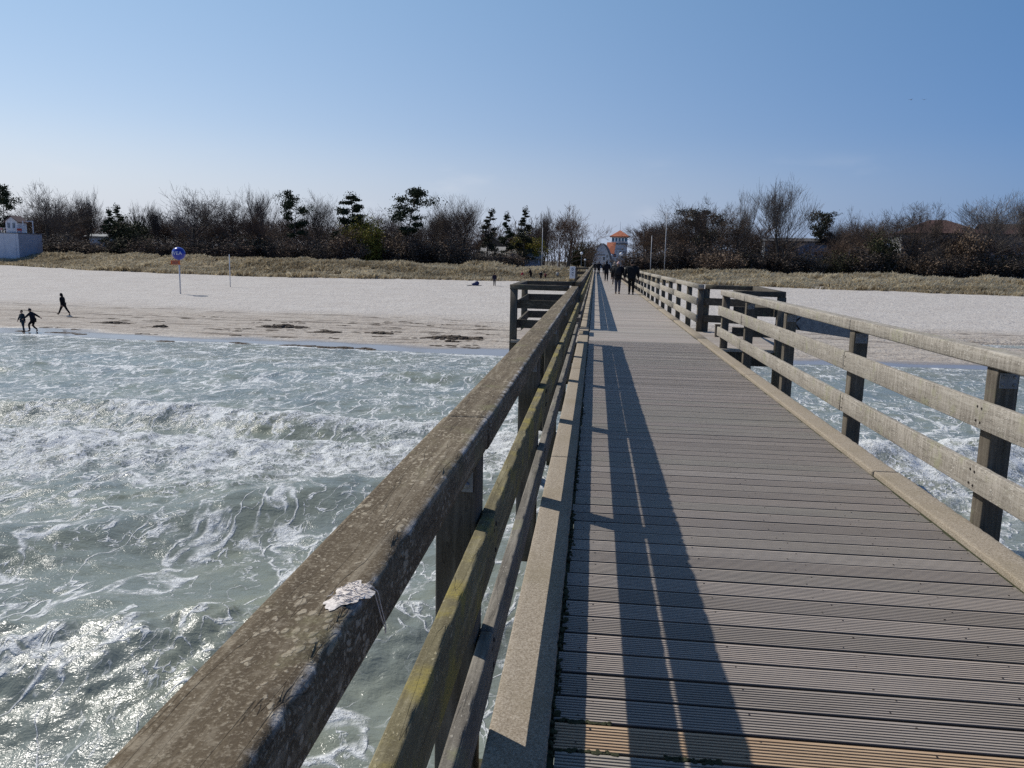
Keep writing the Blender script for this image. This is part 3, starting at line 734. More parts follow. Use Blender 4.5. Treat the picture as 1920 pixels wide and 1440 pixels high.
# ------------------------------------------------------------------ trees
def segs_mesh(name, S, n=3):
    """S: rows x0 y0 z0 r0 x1 y1 z1 r1 -> thin prisms"""
    S = np.asarray(S, float); A, ra, B, rb = S[:, 0:3], S[:, 3], S[:, 4:7], S[:, 7]
    d = B-A; d /= np.linalg.norm(d, axis=1)[:, None]+1e-9
    ref = np.where(np.abs(d[:, 2:3]) < .9, np.array([[0, 0, 1.]]), np.array([[1., 0, 0]])); a = np.cross(d, ref); a /= np.linalg.norm(a, axis=1)[:, None]; b = np.cross(d, a)
    V = []; 
    for k in range(n):
        an = 2*math.pi*k/n; u = a*math.cos(an)+b*math.sin(an); V += [A+u*ra[:, None], B+u*rb[:, None]]
    V = np.stack(V, 1).reshape(-1, 3); m = 2*n; base = np.arange(len(S))*m
    F = np.concatenate([np.c_[base+2*k, base+2*((k+1) % n), base+2*((k+1) % n)+1, base+2*k+1] for k in range(n)])
    return mesh_np(name, V, F)

def bare(seed, H, spread, up=.35, levels=5, clear=.22, kids=(7, 6, 5, 4, 3), lean=0., twist=.25, stems=1, thick=1.0):
    """leafless broadleaf tree: (trunk segments, twig segments)"""
    g = random.Random(seed); big = []; small = []
    def grow(p, d, L, r, lev):
        nseg = 4 if lev < 2 else 3 if lev < 4 else 2
        pts = [p]; dd = d.copy()
        for i in range(nseg):
            dd = dd+np.array([g.gauss(0, twist), g.gauss(0, twist), g.gauss(0, twist)*.6+(.10+up*.25 if lev else .02)])*(.55 if lev else .25)
            dd /= np.linalg.norm(dd); pts.append(pts[-1]+dd*L/nseg)
        rr = np.linspace(r, r*(.45 if lev else .5), nseg+1)
        out = big if lev < 2 else small
        for i in range(nseg): out.append((*pts[i], rr[i], *pts[i+1], rr[i+1]))
        if lev >= levels: return
        n = kids[lev]+g.choice((-1, 0, 0, 1))
        for k in range(n):
            f = g.uniform(clear if lev == 0 else .25, 1.0) if k else 1.0
            q = f*nseg; i = min(int(q), nseg-1); pp = pts[i]+(pts[i+1]-pts[i])*(q-i)
            az = g.uniform(0, 2*math.pi); t = (pts[i+1]-pts[i]); t = t/np.linalg.norm(t)
            a = np.cross(t, [0.3, .2, 1.]); a /= np.linalg.norm(a)+1e-9; b = np.cross(t, a)
            ang = g.uniform(.35, .95)*spread if k else g.uniform(0, .3)
            nd = t*math.cos(ang)+(a*math.cos(az)+b*math.sin(az))*math.sin(ang); nd[2] += up*.35; nd /= np.linalg.norm(nd)
            grow(pp, nd, L*g.uniform(.5, .78)*(1.15-.35*f if lev == 0 else 1), max(.0036, np.interp(f, [0, 1], [r, r*.45])*(g.uniform(.26, .42) if lev == 0 else g.uniform(.34, .5))), lev+1)
    for s in range(stems):
        d = np.array([lean+(g.gauss(0, .25) if stems > 1 else 0), g.gauss(0, .03)+(g.gauss(0, .25) if stems > 1 else 0), 1.]); d /= np.linalg.norm(d)
        grow(np.array([g.gauss(0, .3)*(stems > 1), g.gauss(0, .3)*(stems > 1), -.3]), d, H*(.52 if stems == 1 else .5*g.uniform(.7, 1)), .0145*H*thick/math.sqrt(stems), 0)
    return big, small
def norm_tree(big, small, H, W=None):
    A = np.array(big+small); z = max(A[:, 2].max(), A[:, 6].max()); k = H/z
    w = np.percentile(np.abs(A[:, [0, 4]]), 97)*2*k; kw = (W/w if W else 1)
    def sc(L, q):
        L = np.array(L); L[:, [0, 1, 4, 5]] *= k*kw; L[:, [2, 6]] *= k; L[:, [3, 7]] *= k*q; return L
    return sc(big, 2.6), sc(small, 4.4)

t = NT('bark'); M['bark'] = t.done(t.ramp(t.noise(t.vmul(t.pos, (6, 6, 1.2)), 2, 4), [(.3, (.04, .033, .027)), (.7, (.10, .085, .07))]), .95)
def twigmat(name, a, b, c):
    t = NT(name); return t.done(t.ramp(t.objrand(), [(0, a), (.5, b), (1, c)]), .9, None, .1)
M['twig'] = twigmat('twigs', (.105, .080, .064), (.132, .104, .083), (.118, .088, .068))
M['twig_pale'] = twigmat('pale_twigs', (.145, .122, .102), (.17, .145, .124), (.13, .108, .09))
M['twig_red'] = twigmat('reddish_twigs', (.125, .085, .062), (.15, .102, .074), (.118, .084, .064))
def leafmat(name, lo, hi):
    t = NT(name); isl = t.island(); return t.done(t.ramp(isl, [(0, lo), (1, hi)]), .8, None, .15)
M['needles'] = leafmat('pine_needles', (.018, .028, .014), (.055, .070, .034))
M['needles_pale'] = leafmat('larch_needles', (.030, .034, .020), (.062, .062, .038))
M['buds'] = leafmat('brown_leaves', (.12, .085, .06), (.25, .175, .118))
M['green'] = leafmat('olive_leaves', (.025, .03, .012), (.075, .075, .03))
M['yellow'] = leafmat('yellow_blossom', (.14, .125, .02), (.33, .28, .05))

def leaves(name, P, size, seed, flat=.0):
    """small free faces around the given points"""
    g = np.random.default_rng(seed); P = np.asarray(P, float); n = len(P)
    u = g.normal(size=(n, 3)); u[:, 2] *= (1-flat); u /= np.linalg.norm(u, axis=1)[:, None]; w = np.cross(u, g.normal(size=(n, 3))); w /= np.linalg.norm(w, axis=1)[:, None]+1e-9
    s = size*g.uniform(.5, 1.3, n)[:, None]
    V = np.stack([P-u*s, P+w*s*.5, P+u*s, P-w*s*.5], 1).reshape(-1, 3); k = np.arange(n)*4
    return mesh_np(name, V, np.c_[k, k+1, k+2, k+3])
def pine(seed, H, W, kind='scots'):
    g = random.Random(seed); gn = np.random.default_rng(seed); big = []; P = []
    p = np.array([0, 0, -.3]); d = np.array([g.gauss(0, .06), 0, 1.]); N = 10; trunk = [p]
    for i in range(N):
        d = d+np.array([g.gauss(0, .09 if kind == 'scots' else .02), g.gauss(0, .05), 0]); d /= np.linalg.norm(d); p = p+d*H*.95/N; trunk.append(p)
    r0 = .016*H
    for i in range(N): big.append((*trunk[i], r0*(1-.085*i), *trunk[i+1], r0*(1-.085*(i+1))))
    lo = .42 if kind == 'scots' else .3 if kind == 'spread' else .12
    nb = 17 if kind == 'scots' else 26 if kind == 'spread' else 30
    for k in range(nb):
        f = lo+(1-lo)*(k+.5)/nb; q = f*N; i = min(int(q), N-1); b = trunk[i]+(trunk[i+1]-trunk[i])*(q-i)
        u = (f-lo)/(1-lo)
        L = W*.5*({'scots': (.55+.6*math.sin(u*2.6))*g.uniform(.45, 1.1), 'spread': (1.05-u*.9)*g.uniform(.6, 1.1), 'spruce': (1.25-u*1.08)*g.uniform(.75, 1.1)}[kind])
        az = g.uniform(0, 6.28); rise = {'scots': g.uniform(.1, .55), 'spread': g.uniform(-.05, .3), 'spruce': g.uniform(-.1, .25)}[kind]
        e = b+np.array([math.cos(az)*L, math.sin(az)*L, rise*L]); m = (b+e)/2+np.array([0, 0, -.05*L])
        big += [(*b, .05, *m, .035), (*m, .035, *e, .015)]
        nc = {'scots': 4, 'spread': 4, 'spruce': 3}[kind]
        for c in range(nc):
            h = g.uniform(.5, 1.08); cc = b+(e-b)*h+np.array([g.gauss(0, .18), g.gauss(0, .18), g.gauss(0, .1)])*L*.6
            sx = L*g.uniform(.17, .30)+.12; cnt = int((58 if kind == 'spruce' else 84)*g.uniform(.7, 1.3))
            q = gn.normal(size=(cnt, 3))*np.array([sx, sx, sx*(.32 if kind == 'spruce' else .42)])*.70; P.append(cc+q)
    P = np.concatenate(P)
    top = trunk[-1]; P = np.concatenate([P, top+gn.normal(size=(110, 3))*np.array([W*.08, W*.08, H*.03])])
    return big, P
def bush(seed, H, W, leafy=0):
    g = random.Random(seed); S = []; tips = []
    for k in range(46):
        a = g.uniform(0, 6.28); r = W*.42*math.sqrt(g.random()); p = np.array([r*math.cos(a)*.6, r*math.sin(a)*.6, -.2]); L = H*g.uniform(.5, 1)*(1-.45*(r/(W*.5))**2)
        d = np.array([math.cos(a)*r*.10+g.gauss(0, .12), math.sin(a)*r*.10+g.gauss(0, .12), 1]); d /= np.linalg.norm(d)
        pts = [p]
        for i in range(4): d = d+np.array([g.gauss(0, .14), g.gauss(0, .14), .02]); d /= np.linalg.norm(d); pts.append(pts[-1]+d*L/4)
        for i in range(4): S.append((*pts[i], .026-.005*i, *pts[i+1], .021-.005*i))
        for q in range(26):
            f = g.uniform(.8, 4); i = min(int(f), 3); b = pts[i]+(pts[i+1]-pts[i])*(f-i); az = g.uniform(0, 6.28); l = L*g.uniform(.08, .22)
            e = b+np.array([math.cos(az)*l, math.sin(az)*l, l*g.uniform(.2, 1.1)]); S.append((*b, .009, *e, .005)); tips.append(e)
            for r2 in range(2):
                az = g.uniform(0, 6.28); l2 = l*g.uniform(.4, .7); e2 = e+np.array([math.cos(az)*l2, math.sin(az)*l2, l2*g.uniform(.1, 1)]); S.append((*e, .006, *e2, .004)); tips.append(e2)
    return S, np.array(tips)

def ground(px, depth):
    p = spot(px, depth, 0); p[2] = float(ground_z(p[0], p[1])) if depth < 300 else 0
    return p
# prototypes share their meshes between trees; every tree is a thing with its own trunk and crown
TREE_ME = {}
def proto(kind, var):
    key = (kind, var)
    if key in TREE_ME: return TREE_ME[key]
    if kind in ('round', 'slim', 'fan', 'twist'):
        a = {'round': dict(spread=1.22, up=.14, clear=.26, kids=(9, 6, 5, 4, 3)), 'slim': dict(spread=.55, up=.75, clear=.25, kids=(11, 5, 4, 4, 2)),
             'fan': dict(spread=.80, up=.75, clear=.18, kids=(12, 6, 5, 4, 2)), 'twist': dict(spread=1.2, up=.15, clear=.35, kids=(7, 5, 5, 4, 3), twist=.5, lean=.12)}[kind]
        big, small = bare(100+var*7+len(kind), 10, **a)
        big, small = norm_tree(big, small, 1.0, .8 if kind != 'slim' else .42)
        TREE_ME[key] = (segs_mesh('trunk', big, 6), segs_mesh('crown', small, 3))
    elif kind in ('scots', 'spread', 'spruce'):
        big, P = pine(300+var*5+len(kind), 10, {'scots': 5.6, 'spread': 6.5, 'spruce': 3.8}[kind], kind); k = 1/max(P[:, 2].max(), 1)
        B = np.array(big)*k
        TREE_ME[key] = (segs_mesh('trunk', B, 6), leaves('crown', P*k, .0155, var))
    else:
        S, tips = bush(500+var*3+len(kind), 4.5, 5); k = 1/4.5; S = np.array(S)*k
        g = np.random.default_rng(var+9)
        leaf = np.repeat(tips*k, 3, axis=0)+g.normal(0, .03, (len(tips)*3, 3))
        if kind == 'bush': leaf = leaf[g.random(len(leaf)) < .22]
        TREE_ME[key] = (segs_mesh('stems', S, 3), leaves('foliage', leaf, .026, var))
    return TREE_ME[key]
def tree(kind, var, px, top, width, depth, label, group, trunk_m='bark', crown_m='twig', rz=None, name=None):
    p = ground(px, depth); topz = at(px, top, depth)[2]; H = topz-p[2]; W = width*depth/F_PX
    a, b = proto(kind, var)
    bushy = kind in ('bush', 'leafbush')
    root = empty(name or ('shrub' if bushy else 'pine_tree' if kind in ('scots', 'spread', 'spruce') else 'bare_tree'), p, rnd.uniform(0, 6.28) if rz is None else rz)
    w0 = {'round': .8, 'fan': .8, 'twist': .8, 'slim': .42, 'scots': .56, 'spread': .65, 'spruce': .38, 'bush': .8, 'leafbush': .8}[kind]
    tag(root, label, 'shrub' if bushy else 'tree', group)
    for nm, me, mt in ((('stems' if bushy else 'trunk'), a, trunk_m), (('foliage' if bushy else 'crown'), b, crown_m)):
        o = bpy.data.objects.new(nm, me); COL.objects.link(o); o.parent = root
        if len(me.materials) == 0: me.materials.append(M[mt])
        o.material_slots[0].link = 'OBJECT'; o.material_slots[0].material = M[mt]
    root.scale = (W/w0, W/w0, H)
    return root
GT = 'bare and evergreen trees behind the dunes'
BT = [  # kind, variant, px, top y, width px, depth, label, crown material
 ('scots', 0, 20, 344, 58, 168, 'dark pine above the white beach hut at the left edge', 'needles'),
 ('round', 0, 95, 336, 112, 178, 'broad pale bare tree just right of the white beach hut', 'twig_pale'),
 ('round', 1, 132, 352, 80, 165, 'dense dark bare tree in front of the broad pale one, near the beach hut', 'twig'),
 ('slim', 0, 166, 347, 44, 172, 'slender pale bare tree standing alone right of the dense dark one', 'twig_pale'),
 ('spruce', 0, 205, 388, 34, 165, 'small conifer, left one of the low pair left of the blue ball sign', 'needles'),
 ('spruce', 1, 223, 382, 38, 172, 'small conifer, right one of the low pair left of the blue ball sign', 'needles'),
 ('slim', 1, 268, 374, 34, 176, 'thin bare tree rising over the low olive dome shrub', 'twig'),
 ('slim', 2, 302, 374, 40, 178, 'thin bare tree left of the big round one behind the ball sign', 'twig'),
 ('round', 2, 362, 343, 88, 166, 'big round bare tree behind the blue ball sign', 'twig_pale'),
 ('round', 3, 433, 352, 62, 165, 'dark ivy-thick tree with pointed top right of the big round bare one', 'twig'),
 ('slim', 0, 492, 343, 50, 180, 'tall slim bare tree with pale top between two dark crowns', 'twig_pale'),
 ('round', 4, 484, 378, 74, 164, 'dark brown round bare tree under the tall slim bare tree', 'twig_red'),
 ('scots', 2, 553, 358, 52, 165, 'dark pine leaning into a pale bare tree, left of the yellowish shrub', 'needles'),
 ('fan', 0, 590, 356, 70, 172, 'fan-shaped pale bare tree beside a dark pine', 'twig_pale'),
 ('spread', 0, 664, 360, 84, 165, 'wide dark pine with tiered pointed crown above the yellow-brown shrub', 'needles'),
 ('scots', 3, 760, 350, 70, 163, 'tall black-crowned pine, highest in the left wood, with gaps in its crown', 'needles'),
 ('round', 4, 812, 362, 72, 168, 'round bare tree immediately right of the tall black-crowned pine', 'twig'),
 ('fan', 1, 871, 363, 82, 166, 'bare tree with straight forked trunk before the grey roofs', 'twig'),
 ('spruce', 2, 912, 389, 40, 170, 'thin see-through conifer left of the grey roofs gable', 'needles_pale'),
 ('spruce', 0, 950, 396, 34, 172, 'small dark conifer above the grey roofs', 'needles'),
 ('spruce', 1, 983, 387, 36, 170, 'sparse pointed conifer beside the bright yellow shrub', 'needles_pale'),
 ('slim', 2, 1014, 385, 34, 176, 'thin bare tree touching the left of the big round tree by the pier', 'twig'),
 ('round', 0, 1064, 376, 116, 162, 'large brown round bare tree left of the white arched building', 'twig_red'),
 ('round', 3, 1215, 418, 60, 175, 'low reddish bare tree just right of the lookout tower', 'twig_red'),
 ('round', 1, 1257, 372, 80, 168, 'grey bare tree left of the dark crowned tree on the right shore', 'twig'),
 ('round', 2, 1305, 360, 96, 166, 'tallest dense bare tree of the clump right of the pier', 'twig'),
 ('scots', 0, 1318, 388, 74, 172, 'dark evergreen crown inside the clump right of the pier', 'needles_pale'),
 ('twist', 0, 1382, 388, 66, 165, 'crooked bare tree between the clump and the tall fan-shaped tree', 'twig'),
 ('slim', 1, 1392, 343, 42, 180, 'slim faint bare tree left of the tall fan-shaped one', 'twig_pale'),
 ('fan', 2, 1455, 325, 106, 158, 'tall fan-shaped bare tree standing above everything on the right shore', 'twig_pale'),
 ('scots', 1, 1536, 392, 56, 172, 'patchy pine over the low white building', 'needles_pale'),
 ('round', 1, 1562, 396, 56, 172, 'dense bare tree right beside the patchy pine over the white building', 'twig'),
 ('twist', 1, 1590, 383, 60, 165, 'bare tree with dark bent trunk at the end of the white building', 'twig'),
 ('slim', 0, 1636, 400, 56, 172, 'feathery bare tree between white building and red roof', 'twig'),
 ('twist', 2, 1692, 377, 84, 162, 'wind-bent bare tree in front of the left end of the red roof', 'twig'),
 ('twist', 0, 1742, 372, 78, 168, 'bare tree with open curling branches above the red roof', 'twig'),
 ('fan', 0, 1858, 354, 120, 162, 'wide fan-shaped bare tree at the right edge of the photo', 'twig_pale'),
 ('fan', 1, 1915, 350, 80, 170, 'fan-shaped bare tree cut by the right edge of the photo', 'twig_pale'),
]
for (k, v, px, top, w, d, lab, cm) in BT: tree(k, v, px, top, w, d, lab, GT, 'bark', cm)
SH = [
 ('leafbush', 0, 247, 404, 66, 166, 'low olive-green dome shrub behind the dune grass on the left', 'green'),
 ('leafbush', 1, 682, 404, 60, 160, 'yellowish green shrub glowing under the wide tiered pine', 'yellow'),
 ('leafbush', 2, 655, 425, 60, 158, 'rusty brown leafy shrub left of the yellowish one', 'buds'),
 ('leafbush', 0, 987, 434, 56, 175, 'bright yellow-green shrub behind the grey roofs', 'yellow'),
 ('leafbush', 1, 1090, 452, 40, 185, 'dull green shrub left of the white arched building', 'green'),
 ('leafbush', 2, 1358, 468, 62, 142, 'reddish brown shrub growing on the dune right of the pier', 'buds'),
 ('leafbush', 0, 1652, 434, 50, 158, 'olive leafy shrub left of the pale birch trunks on the right shore', 'green'),
 ('leafbush', 1, 1812, 424, 56, 160, 'olive brown tall shrub right of the red hipped roof', 'buds'),
]
for (k, v, px, top, w, d, lab, cm) in SH: tree(k, v, px, top, w, d, lab, None, 'bark', cm)
# the thicket at the edge of the wood: shrubs one can tell apart only by where they stand
k = 0
for px in list(range(75, 1010, 26))+list(range(1196, 1930, 27)):
    if 868 < px < 1010 and k % 2: k += 1; continue
    right = px > 1150
    top = rnd.uniform(430, 458) if not right else rnd.uniform(440, 468)
    if 860 < px < 1010: top = rnd.uniform(455, 470)
    if 1430 < px < 1610 or 1660 < px < 1930: top = rnd.uniform(456, 480)
    cm = rnd.choice(('twig', 'twig', 'buds', 'buds', 'green', 'twig_red'))
    tree('bush', k % 4, px+rnd.uniform(-8, 8), top, rnd.uniform(52, 78), rnd.uniform(155, 166), 'dark leafless shrub in the thicket along the back of the '+('right' if right else 'left')+' dunes', 'thicket shrubs of the '+('right' if right else 'left')+' dunes', 'bark', cm); k += 1
# back rows
k = 0
for px in list(range(60, 1040, 24))+list(range(1200, 1930, 27)):
    right = px > 1150
    kind = rnd.choice(('round', 'round', 'slim', 'fan')); v = k % 5 if kind == 'round' else k % 3
    top = rnd.uniform(384, 418) if not right else rnd.uniform(396, 426)
    if 1660 < px < 1930: top = rnd.uniform(412, 436)
    if (1660 < px < 1930 or 1440 < px < 1570) and (px//27) % 3: k += 1; continue
    if 860 < px < 1010: top = rnd.uniform(420, 445)
    if 1440 < px < 1570: top = rnd.uniform(420, 440)
    tree(kind, v, px+rnd.uniform(-10, 10), top, rnd.uniform(62, 105), rnd.uniform(186, 207) if not (1660 < px < 1930 or 1440 < px < 1570) else rnd.uniform(163, 168), 'bare tree filling the second row of the '+('right' if right else 'left')+' shore wood', 'second row of the '+('right' if right else 'left')+' wood', 'bark', rnd.choice(('twig', 'twig_red', 'twig_red'))); k += 1
# the far wood that reads as one mass
S = []; g = random.Random(8)
for k in range(34000):
    px = g.uniform(-260, 2200)
    if 1128 < px < 1185: continue
    d = g.uniform(215, 250); p = spot(px, d, 0); H = (9.0+4.5*vnoise(px*.014, 0, 4))
    z = H*g.random()**1.25*(.55 if 1085 < px < 1215 or 1430 < px < 1600 or px > 1660 else 1); L = g.uniform(.6, 2.4); a = g.uniform(0, 6.28)
    S.append((p[0], p[1], z, .075, p[0]+L*.5*math.cos(a), p[1]+L*.5*math.sin(a), z+L*g.uniform(.3, 1), .02))
for k in range(520):
    px = g.uniform(-260, 2200)
    if 1128 < px < 1185: continue
    p = spot(px, g.uniform(212, 250), 0); S.append((p[0], p[1], -.3, .16, p[0]+g.gauss(0, .5), p[1], g.uniform(5, 9), .05))
tag(link('woodland', segs_mesh('woodland', S, 4), M['twig_red']), kind='stuff')

# ------------------------------------------------------------------ buildings, poles and other things ashore
def hit(px, py):
    """where the line of sight through a pixel meets the sand or the deck"""
    d = ray(px, py); prev = None
    for k in range(4000):
        q = CAMPOS+d*(25+k*.05)
        if q[2] <= float(ground_z(q[0], q[1])): return q
    return q
def pz(px, py, p):                                                       # height seen at pixel row py above the point p
    depth = float((np.asarray(p)-CAMPOS) @ _fw); d = ray(px, py); return (CAMPOS+d*depth)[2]
M['white'] = plain('white_paint', (.74, .75, .76), .6, .06, 3)
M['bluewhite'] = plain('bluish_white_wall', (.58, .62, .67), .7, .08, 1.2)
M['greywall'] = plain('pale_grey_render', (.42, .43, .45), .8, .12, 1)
M['shadewall'] = plain('shaded_white_render', (.33, .36, .41), .85, .15, 1)  # white house walls, their bluish shade put into the colour
M['dimwall'] = plain('shaded_render', (.26, .26, .27), .85, .15, 1)  # pale walls of the red-roofed houses, darkened in colour for their shaded side
M['orange'] = plain('orange_tiles', (.44, .145, .075), .8, .2, 9)
M['redroof'] = plain('brown_red_tiles', (.078, .041, .035), .85, .25, 6)
M['hutroof'] = plain('hut_roof', (.13, .085, .08), .85, .2, 6)
M['thatch'] = plain('grey_thatch', (.34, .33, .32), .95, .25, 5)
M['darkroof'] = plain('dark_roof', (.07, .068, .07), .85, .2, 4)
M['glass'] = plain('window_glass', (.05, .075, .10), .12, .3, 2, .6)
M['blueglass'] = plain('blue_window_glass', (.10, .25, .36), .12, .3, 2, .6)
M['rim'] = plain('grey_rim', (.13, .14, .15), .6)
M['redpaint'] = plain('red_panel', (.36, .055, .045), .6, .15, 4)
M['polewhite'] = plain('painted_pole', (.66, .65, .63), .6, .1, 5)
M['navy'] = plain('navy_sign', (.02, .03, .10), .5)

def frame2(px, depth, deg):
    p = ground(px, depth); return empty('x', p, math.radians(deg)), p
def part(mb, name, mat, root, label=None, smooth=False):
    o = mb.build(name, M[mat], root, smooth)
    if label: o['label'] = label
    return o
def window(root, c, w, h, ny=-1, glass='glass', panes=2):
    """a window set on a wall facing local -Y: frame with its pane as a sub-part"""
    mb = MB(); f = .07; y = c[1]+ny*.02
    for (dx, dz, sx, sz) in ((0, h/2, w+f, f), (0, -h/2, w+f, f), (w/2, 0, f, h-f), (-w/2, 0, f, h-f)): mb.box((c[0]+dx, y, c[2]+dz), (sx, .08, sz))
    for k in range(1, panes): mb.box((c[0]-w/2+w*k/panes, y, c[2]), (.05, .07, h-f))
    fr = part(mb, 'window', 'white', root); mb = MB(); mb.box((c[0], y+.005, c[2]), (w-.01, .03, h-.01)); part(mb, 'pane', glass, fr)
def gable(mb, x0, x1, y0, y1, z, h, over=.3, axis='y', th=.14):
    """two thick roof slopes; ridge along `axis`"""
    if axis == 'y':
        xm = (x0+x1)/2
        for s in (-1, 1):
            xe = x0-over if s < 0 else x1+over; ze = z-over*h/(xm-x0)
            V = [(xm, y0-over, z+h), (xe, y0-over, ze), (xe, y1+over, ze), (xm, y1+over, z+h)]; V += [(a, b, c+th) for a, b, c in V]
            mb.add(V, [(0, 1, 2, 3), (7, 6, 5, 4), (0, 4, 5, 1), (1, 5, 6, 2), (2, 6, 7, 3), (3, 7, 4, 0)])
    else:
        ym = (y0+y1)/2
        for s in (-1, 1):
            ye = y0-over if s < 0 else y1+over; ze = z-over*h/(ym-y0)
            V = [(x0-over, ym, z+h), (x0-over, ye, ze), (x1+over, ye, ze), (x1+over, ym, z+h)]; V += [(a, b, c+th) for a, b, c in V]
            mb.add(V, [(0, 1, 2, 3), (7, 6, 5, 4), (0, 4, 5, 1), (1, 5, 6, 2), (2, 6, 7, 3), (3, 7, 4, 0)])
def hip(mb, x0, x1, y0, y1, z, h, over=.5):
    x0 -= over; x1 += over; y0 -= over; y1 += over; r = (y1-y0)/2; xm0, xm1 = x0+r, max(x0+r+.01, x1-r)
    if x1-r < x0+r: xm0 = xm1 = (x0+x1)/2
    ym = (y0+y1)/2
    mb.add([(x0, y0, z), (x1, y0, z), (x1, y1, z), (x0, y1, z), (xm0, ym, z+h), (xm1, ym, z+h)], [(0, 1, 5, 4), (2, 3, 4, 5), (3, 2, 1, 0)], [(1, 2, 5), (3, 0, 4)])
    mb.box(((x0+x1)/2, ym, z-.1), (x1-x0-.2, y1-y0-.2, .16))

# white beach hut on its bluish base
p = ground(36, 150); root = empty('beach_pavilion', p, R(9)); tag(root, 'small white gabled hut standing on a tall bluish-white base at the left edge', 'beach hut')
zt = pz(36, 438, p)-p[2]
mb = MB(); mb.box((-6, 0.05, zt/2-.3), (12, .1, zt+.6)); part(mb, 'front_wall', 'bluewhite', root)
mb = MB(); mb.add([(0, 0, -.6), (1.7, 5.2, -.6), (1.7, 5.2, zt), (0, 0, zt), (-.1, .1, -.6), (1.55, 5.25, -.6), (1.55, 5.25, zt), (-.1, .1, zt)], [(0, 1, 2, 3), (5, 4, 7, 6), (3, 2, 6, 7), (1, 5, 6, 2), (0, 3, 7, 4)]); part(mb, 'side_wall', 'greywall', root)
for k in range(5):
    mb = MB(); mb.box((-.6-2.2*k, -.02, zt/2), (.12, .05, zt-.1)); part(mb, 'batten', 'bluewhite', root)
mb = MB(); mb.add([(-12, -.1, zt), (.05, -.1, zt), (1.9, 5.4, zt), (-12, 5.4, zt), (-12, -.1, zt+.13), (.05, -.1, zt+.13), (1.9, 5.4, zt+.13), (-12, 5.4, zt+.13)], [(3, 2, 1, 0), (4, 5, 6, 7), (0, 1, 5, 4), (1, 2, 6, 5), (2, 3, 7, 6)]); part(mb, 'roof_terrace', 'rim', root)
z1 = zt+.13; hx0, hx1, hy0, hy1 = -2.75, -.55, 1.0, 4.2
mb = MB(); mb.box(((hx0+hx1)/2, (hy0+hy1)/2, z1+1.1), (hx1-hx0, hy1-hy0, 2.2)); mb.add([(hx0, hy0, z1+2.2), (hx1, hy0, z1+2.2), ((hx0+hx1)/2, hy0, z1+3.05)], [], [(0, 1, 2)]); part(mb, 'hut_wall', 'white', root)
mb = MB(); gable(mb, hx0, hx1, hy0, hy1, z1+2.2, .95, .28); part(mb, 'roof', 'hutroof', root)
for x in (-2.15, -1.2): window(root, (x, hy0, z1+1.35), .5, 1.15)
for (x, y) in ((.95, 3.6), (.35, 1.3)):
    mb = MB(); mb.box((x, y, z1+1.15), (.14, .14, 2.3)); part(mb, 'porch_post', 'white', root)
mb = MB(); mb.box((.3, 3.6, z1+2.35), (1.5, .16, .14)); part(mb, 'porch_beam', 'white', root)
for (x, w) in ((-3.9, 1.7), (.1, .9)):
    mb = MB(); mb.box((x, .35, z1+.62), (w, .1, .42)); mb.box((x-w*.35, .35, z1+.2), (.06, .06, .42)); mb.box((x+w*.35, .35, z1+.2), (.06, .06, .42)); part(mb, 'red_panel', 'redpaint', root)
mb = MB()
for z in (.45, .85): mb.box((-6, .0, z1+z), (12, .05, .05))
for k in range(9): mb.box((-.2-1.45*k, 0, z1+.45), (.06, .06, .9))
part(mb, 'terrace_railing', 'white', root)

# lookout tower and arched building at the end of the promenade
p = ground(1160, 215); root = empty('lookout_tower', p, R(-4)); tag(root, 'square bluish-white tower with glazed top storey and orange pyramid roof', 'tower')
w = 4.0; ze = pz(1160, 443.5, p)-p[2]; za = pz(1160, 431.5, p)-p[2]
mb = MB(); mb.box((0, 2, (ze-2.1)/2-.2), (w, w, ze-2.1+.4)); part(mb, 'shaft', 'bluewhite', root)
mb = MB(); mb.box((0, 2, ze-1.98), (w+.5, w+.5, .24)); part(mb, 'band', 'rim', root)
mb = MB(); mb.box((0, 2, ze-1.63), (w+.3, w+.3, .46)); mb.box((0, 2, ze-.2), (w+.3, w+.3, .3)); part(mb, 'upper_wall', 'white', root)
for k in range(5): window(root, (-1.72+.86*k, 2-(w+.2)/2, ze-.88), .70, 1.0, -1, 'blueglass', 1)
for sx in (-1, 1):
    for k in range(4):
        mb = MB(); mb.box((sx*(w/2+.06), .35+1.1*k, ze-.88), (.06, .85, .98)); part(mb, 'side_pane', 'blueglass', root)
mb = MB(); r = w/2+.75; mb.add([(-r, 2-r, ze), (r, 2-r, ze), (r, 2+r, ze), (-r, 2+r, ze), (0, 2, za), (-r, 2-r, ze-.16), (r, 2-r, ze-.16), (r, 2+r, ze-.16), (-r, 2+r, ze-.16)], [(5, 6, 1, 0), (6, 7, 2, 1), (7, 8, 3, 2), (8, 5, 0, 3), (8, 7, 6, 5)], [(0, 1, 4), (1, 2, 4), (2, 3, 4), (3, 0, 4)]); part(mb, 'roof', 'orange', root)
mb = MB(); mb.tube([(0, 2, za-.1), (0, 2, za+2.3)], [.06, .03], 6); part(mb, 'mast', 'polewhite', root)
mb = MB(); mb.box((-1.15, -.04, ze-5.2), (.75, .06, .75), bev=.02); part(mb, 'sign_plate', 'navy', root)
mb = MB(); mb.box((.3, -.04, ze-3.4), (2.2, .06, .14)); part(mb, 'lintel', 'rim', root)
window(root, (.35, 0, ze-4.35), .55, 1.0)

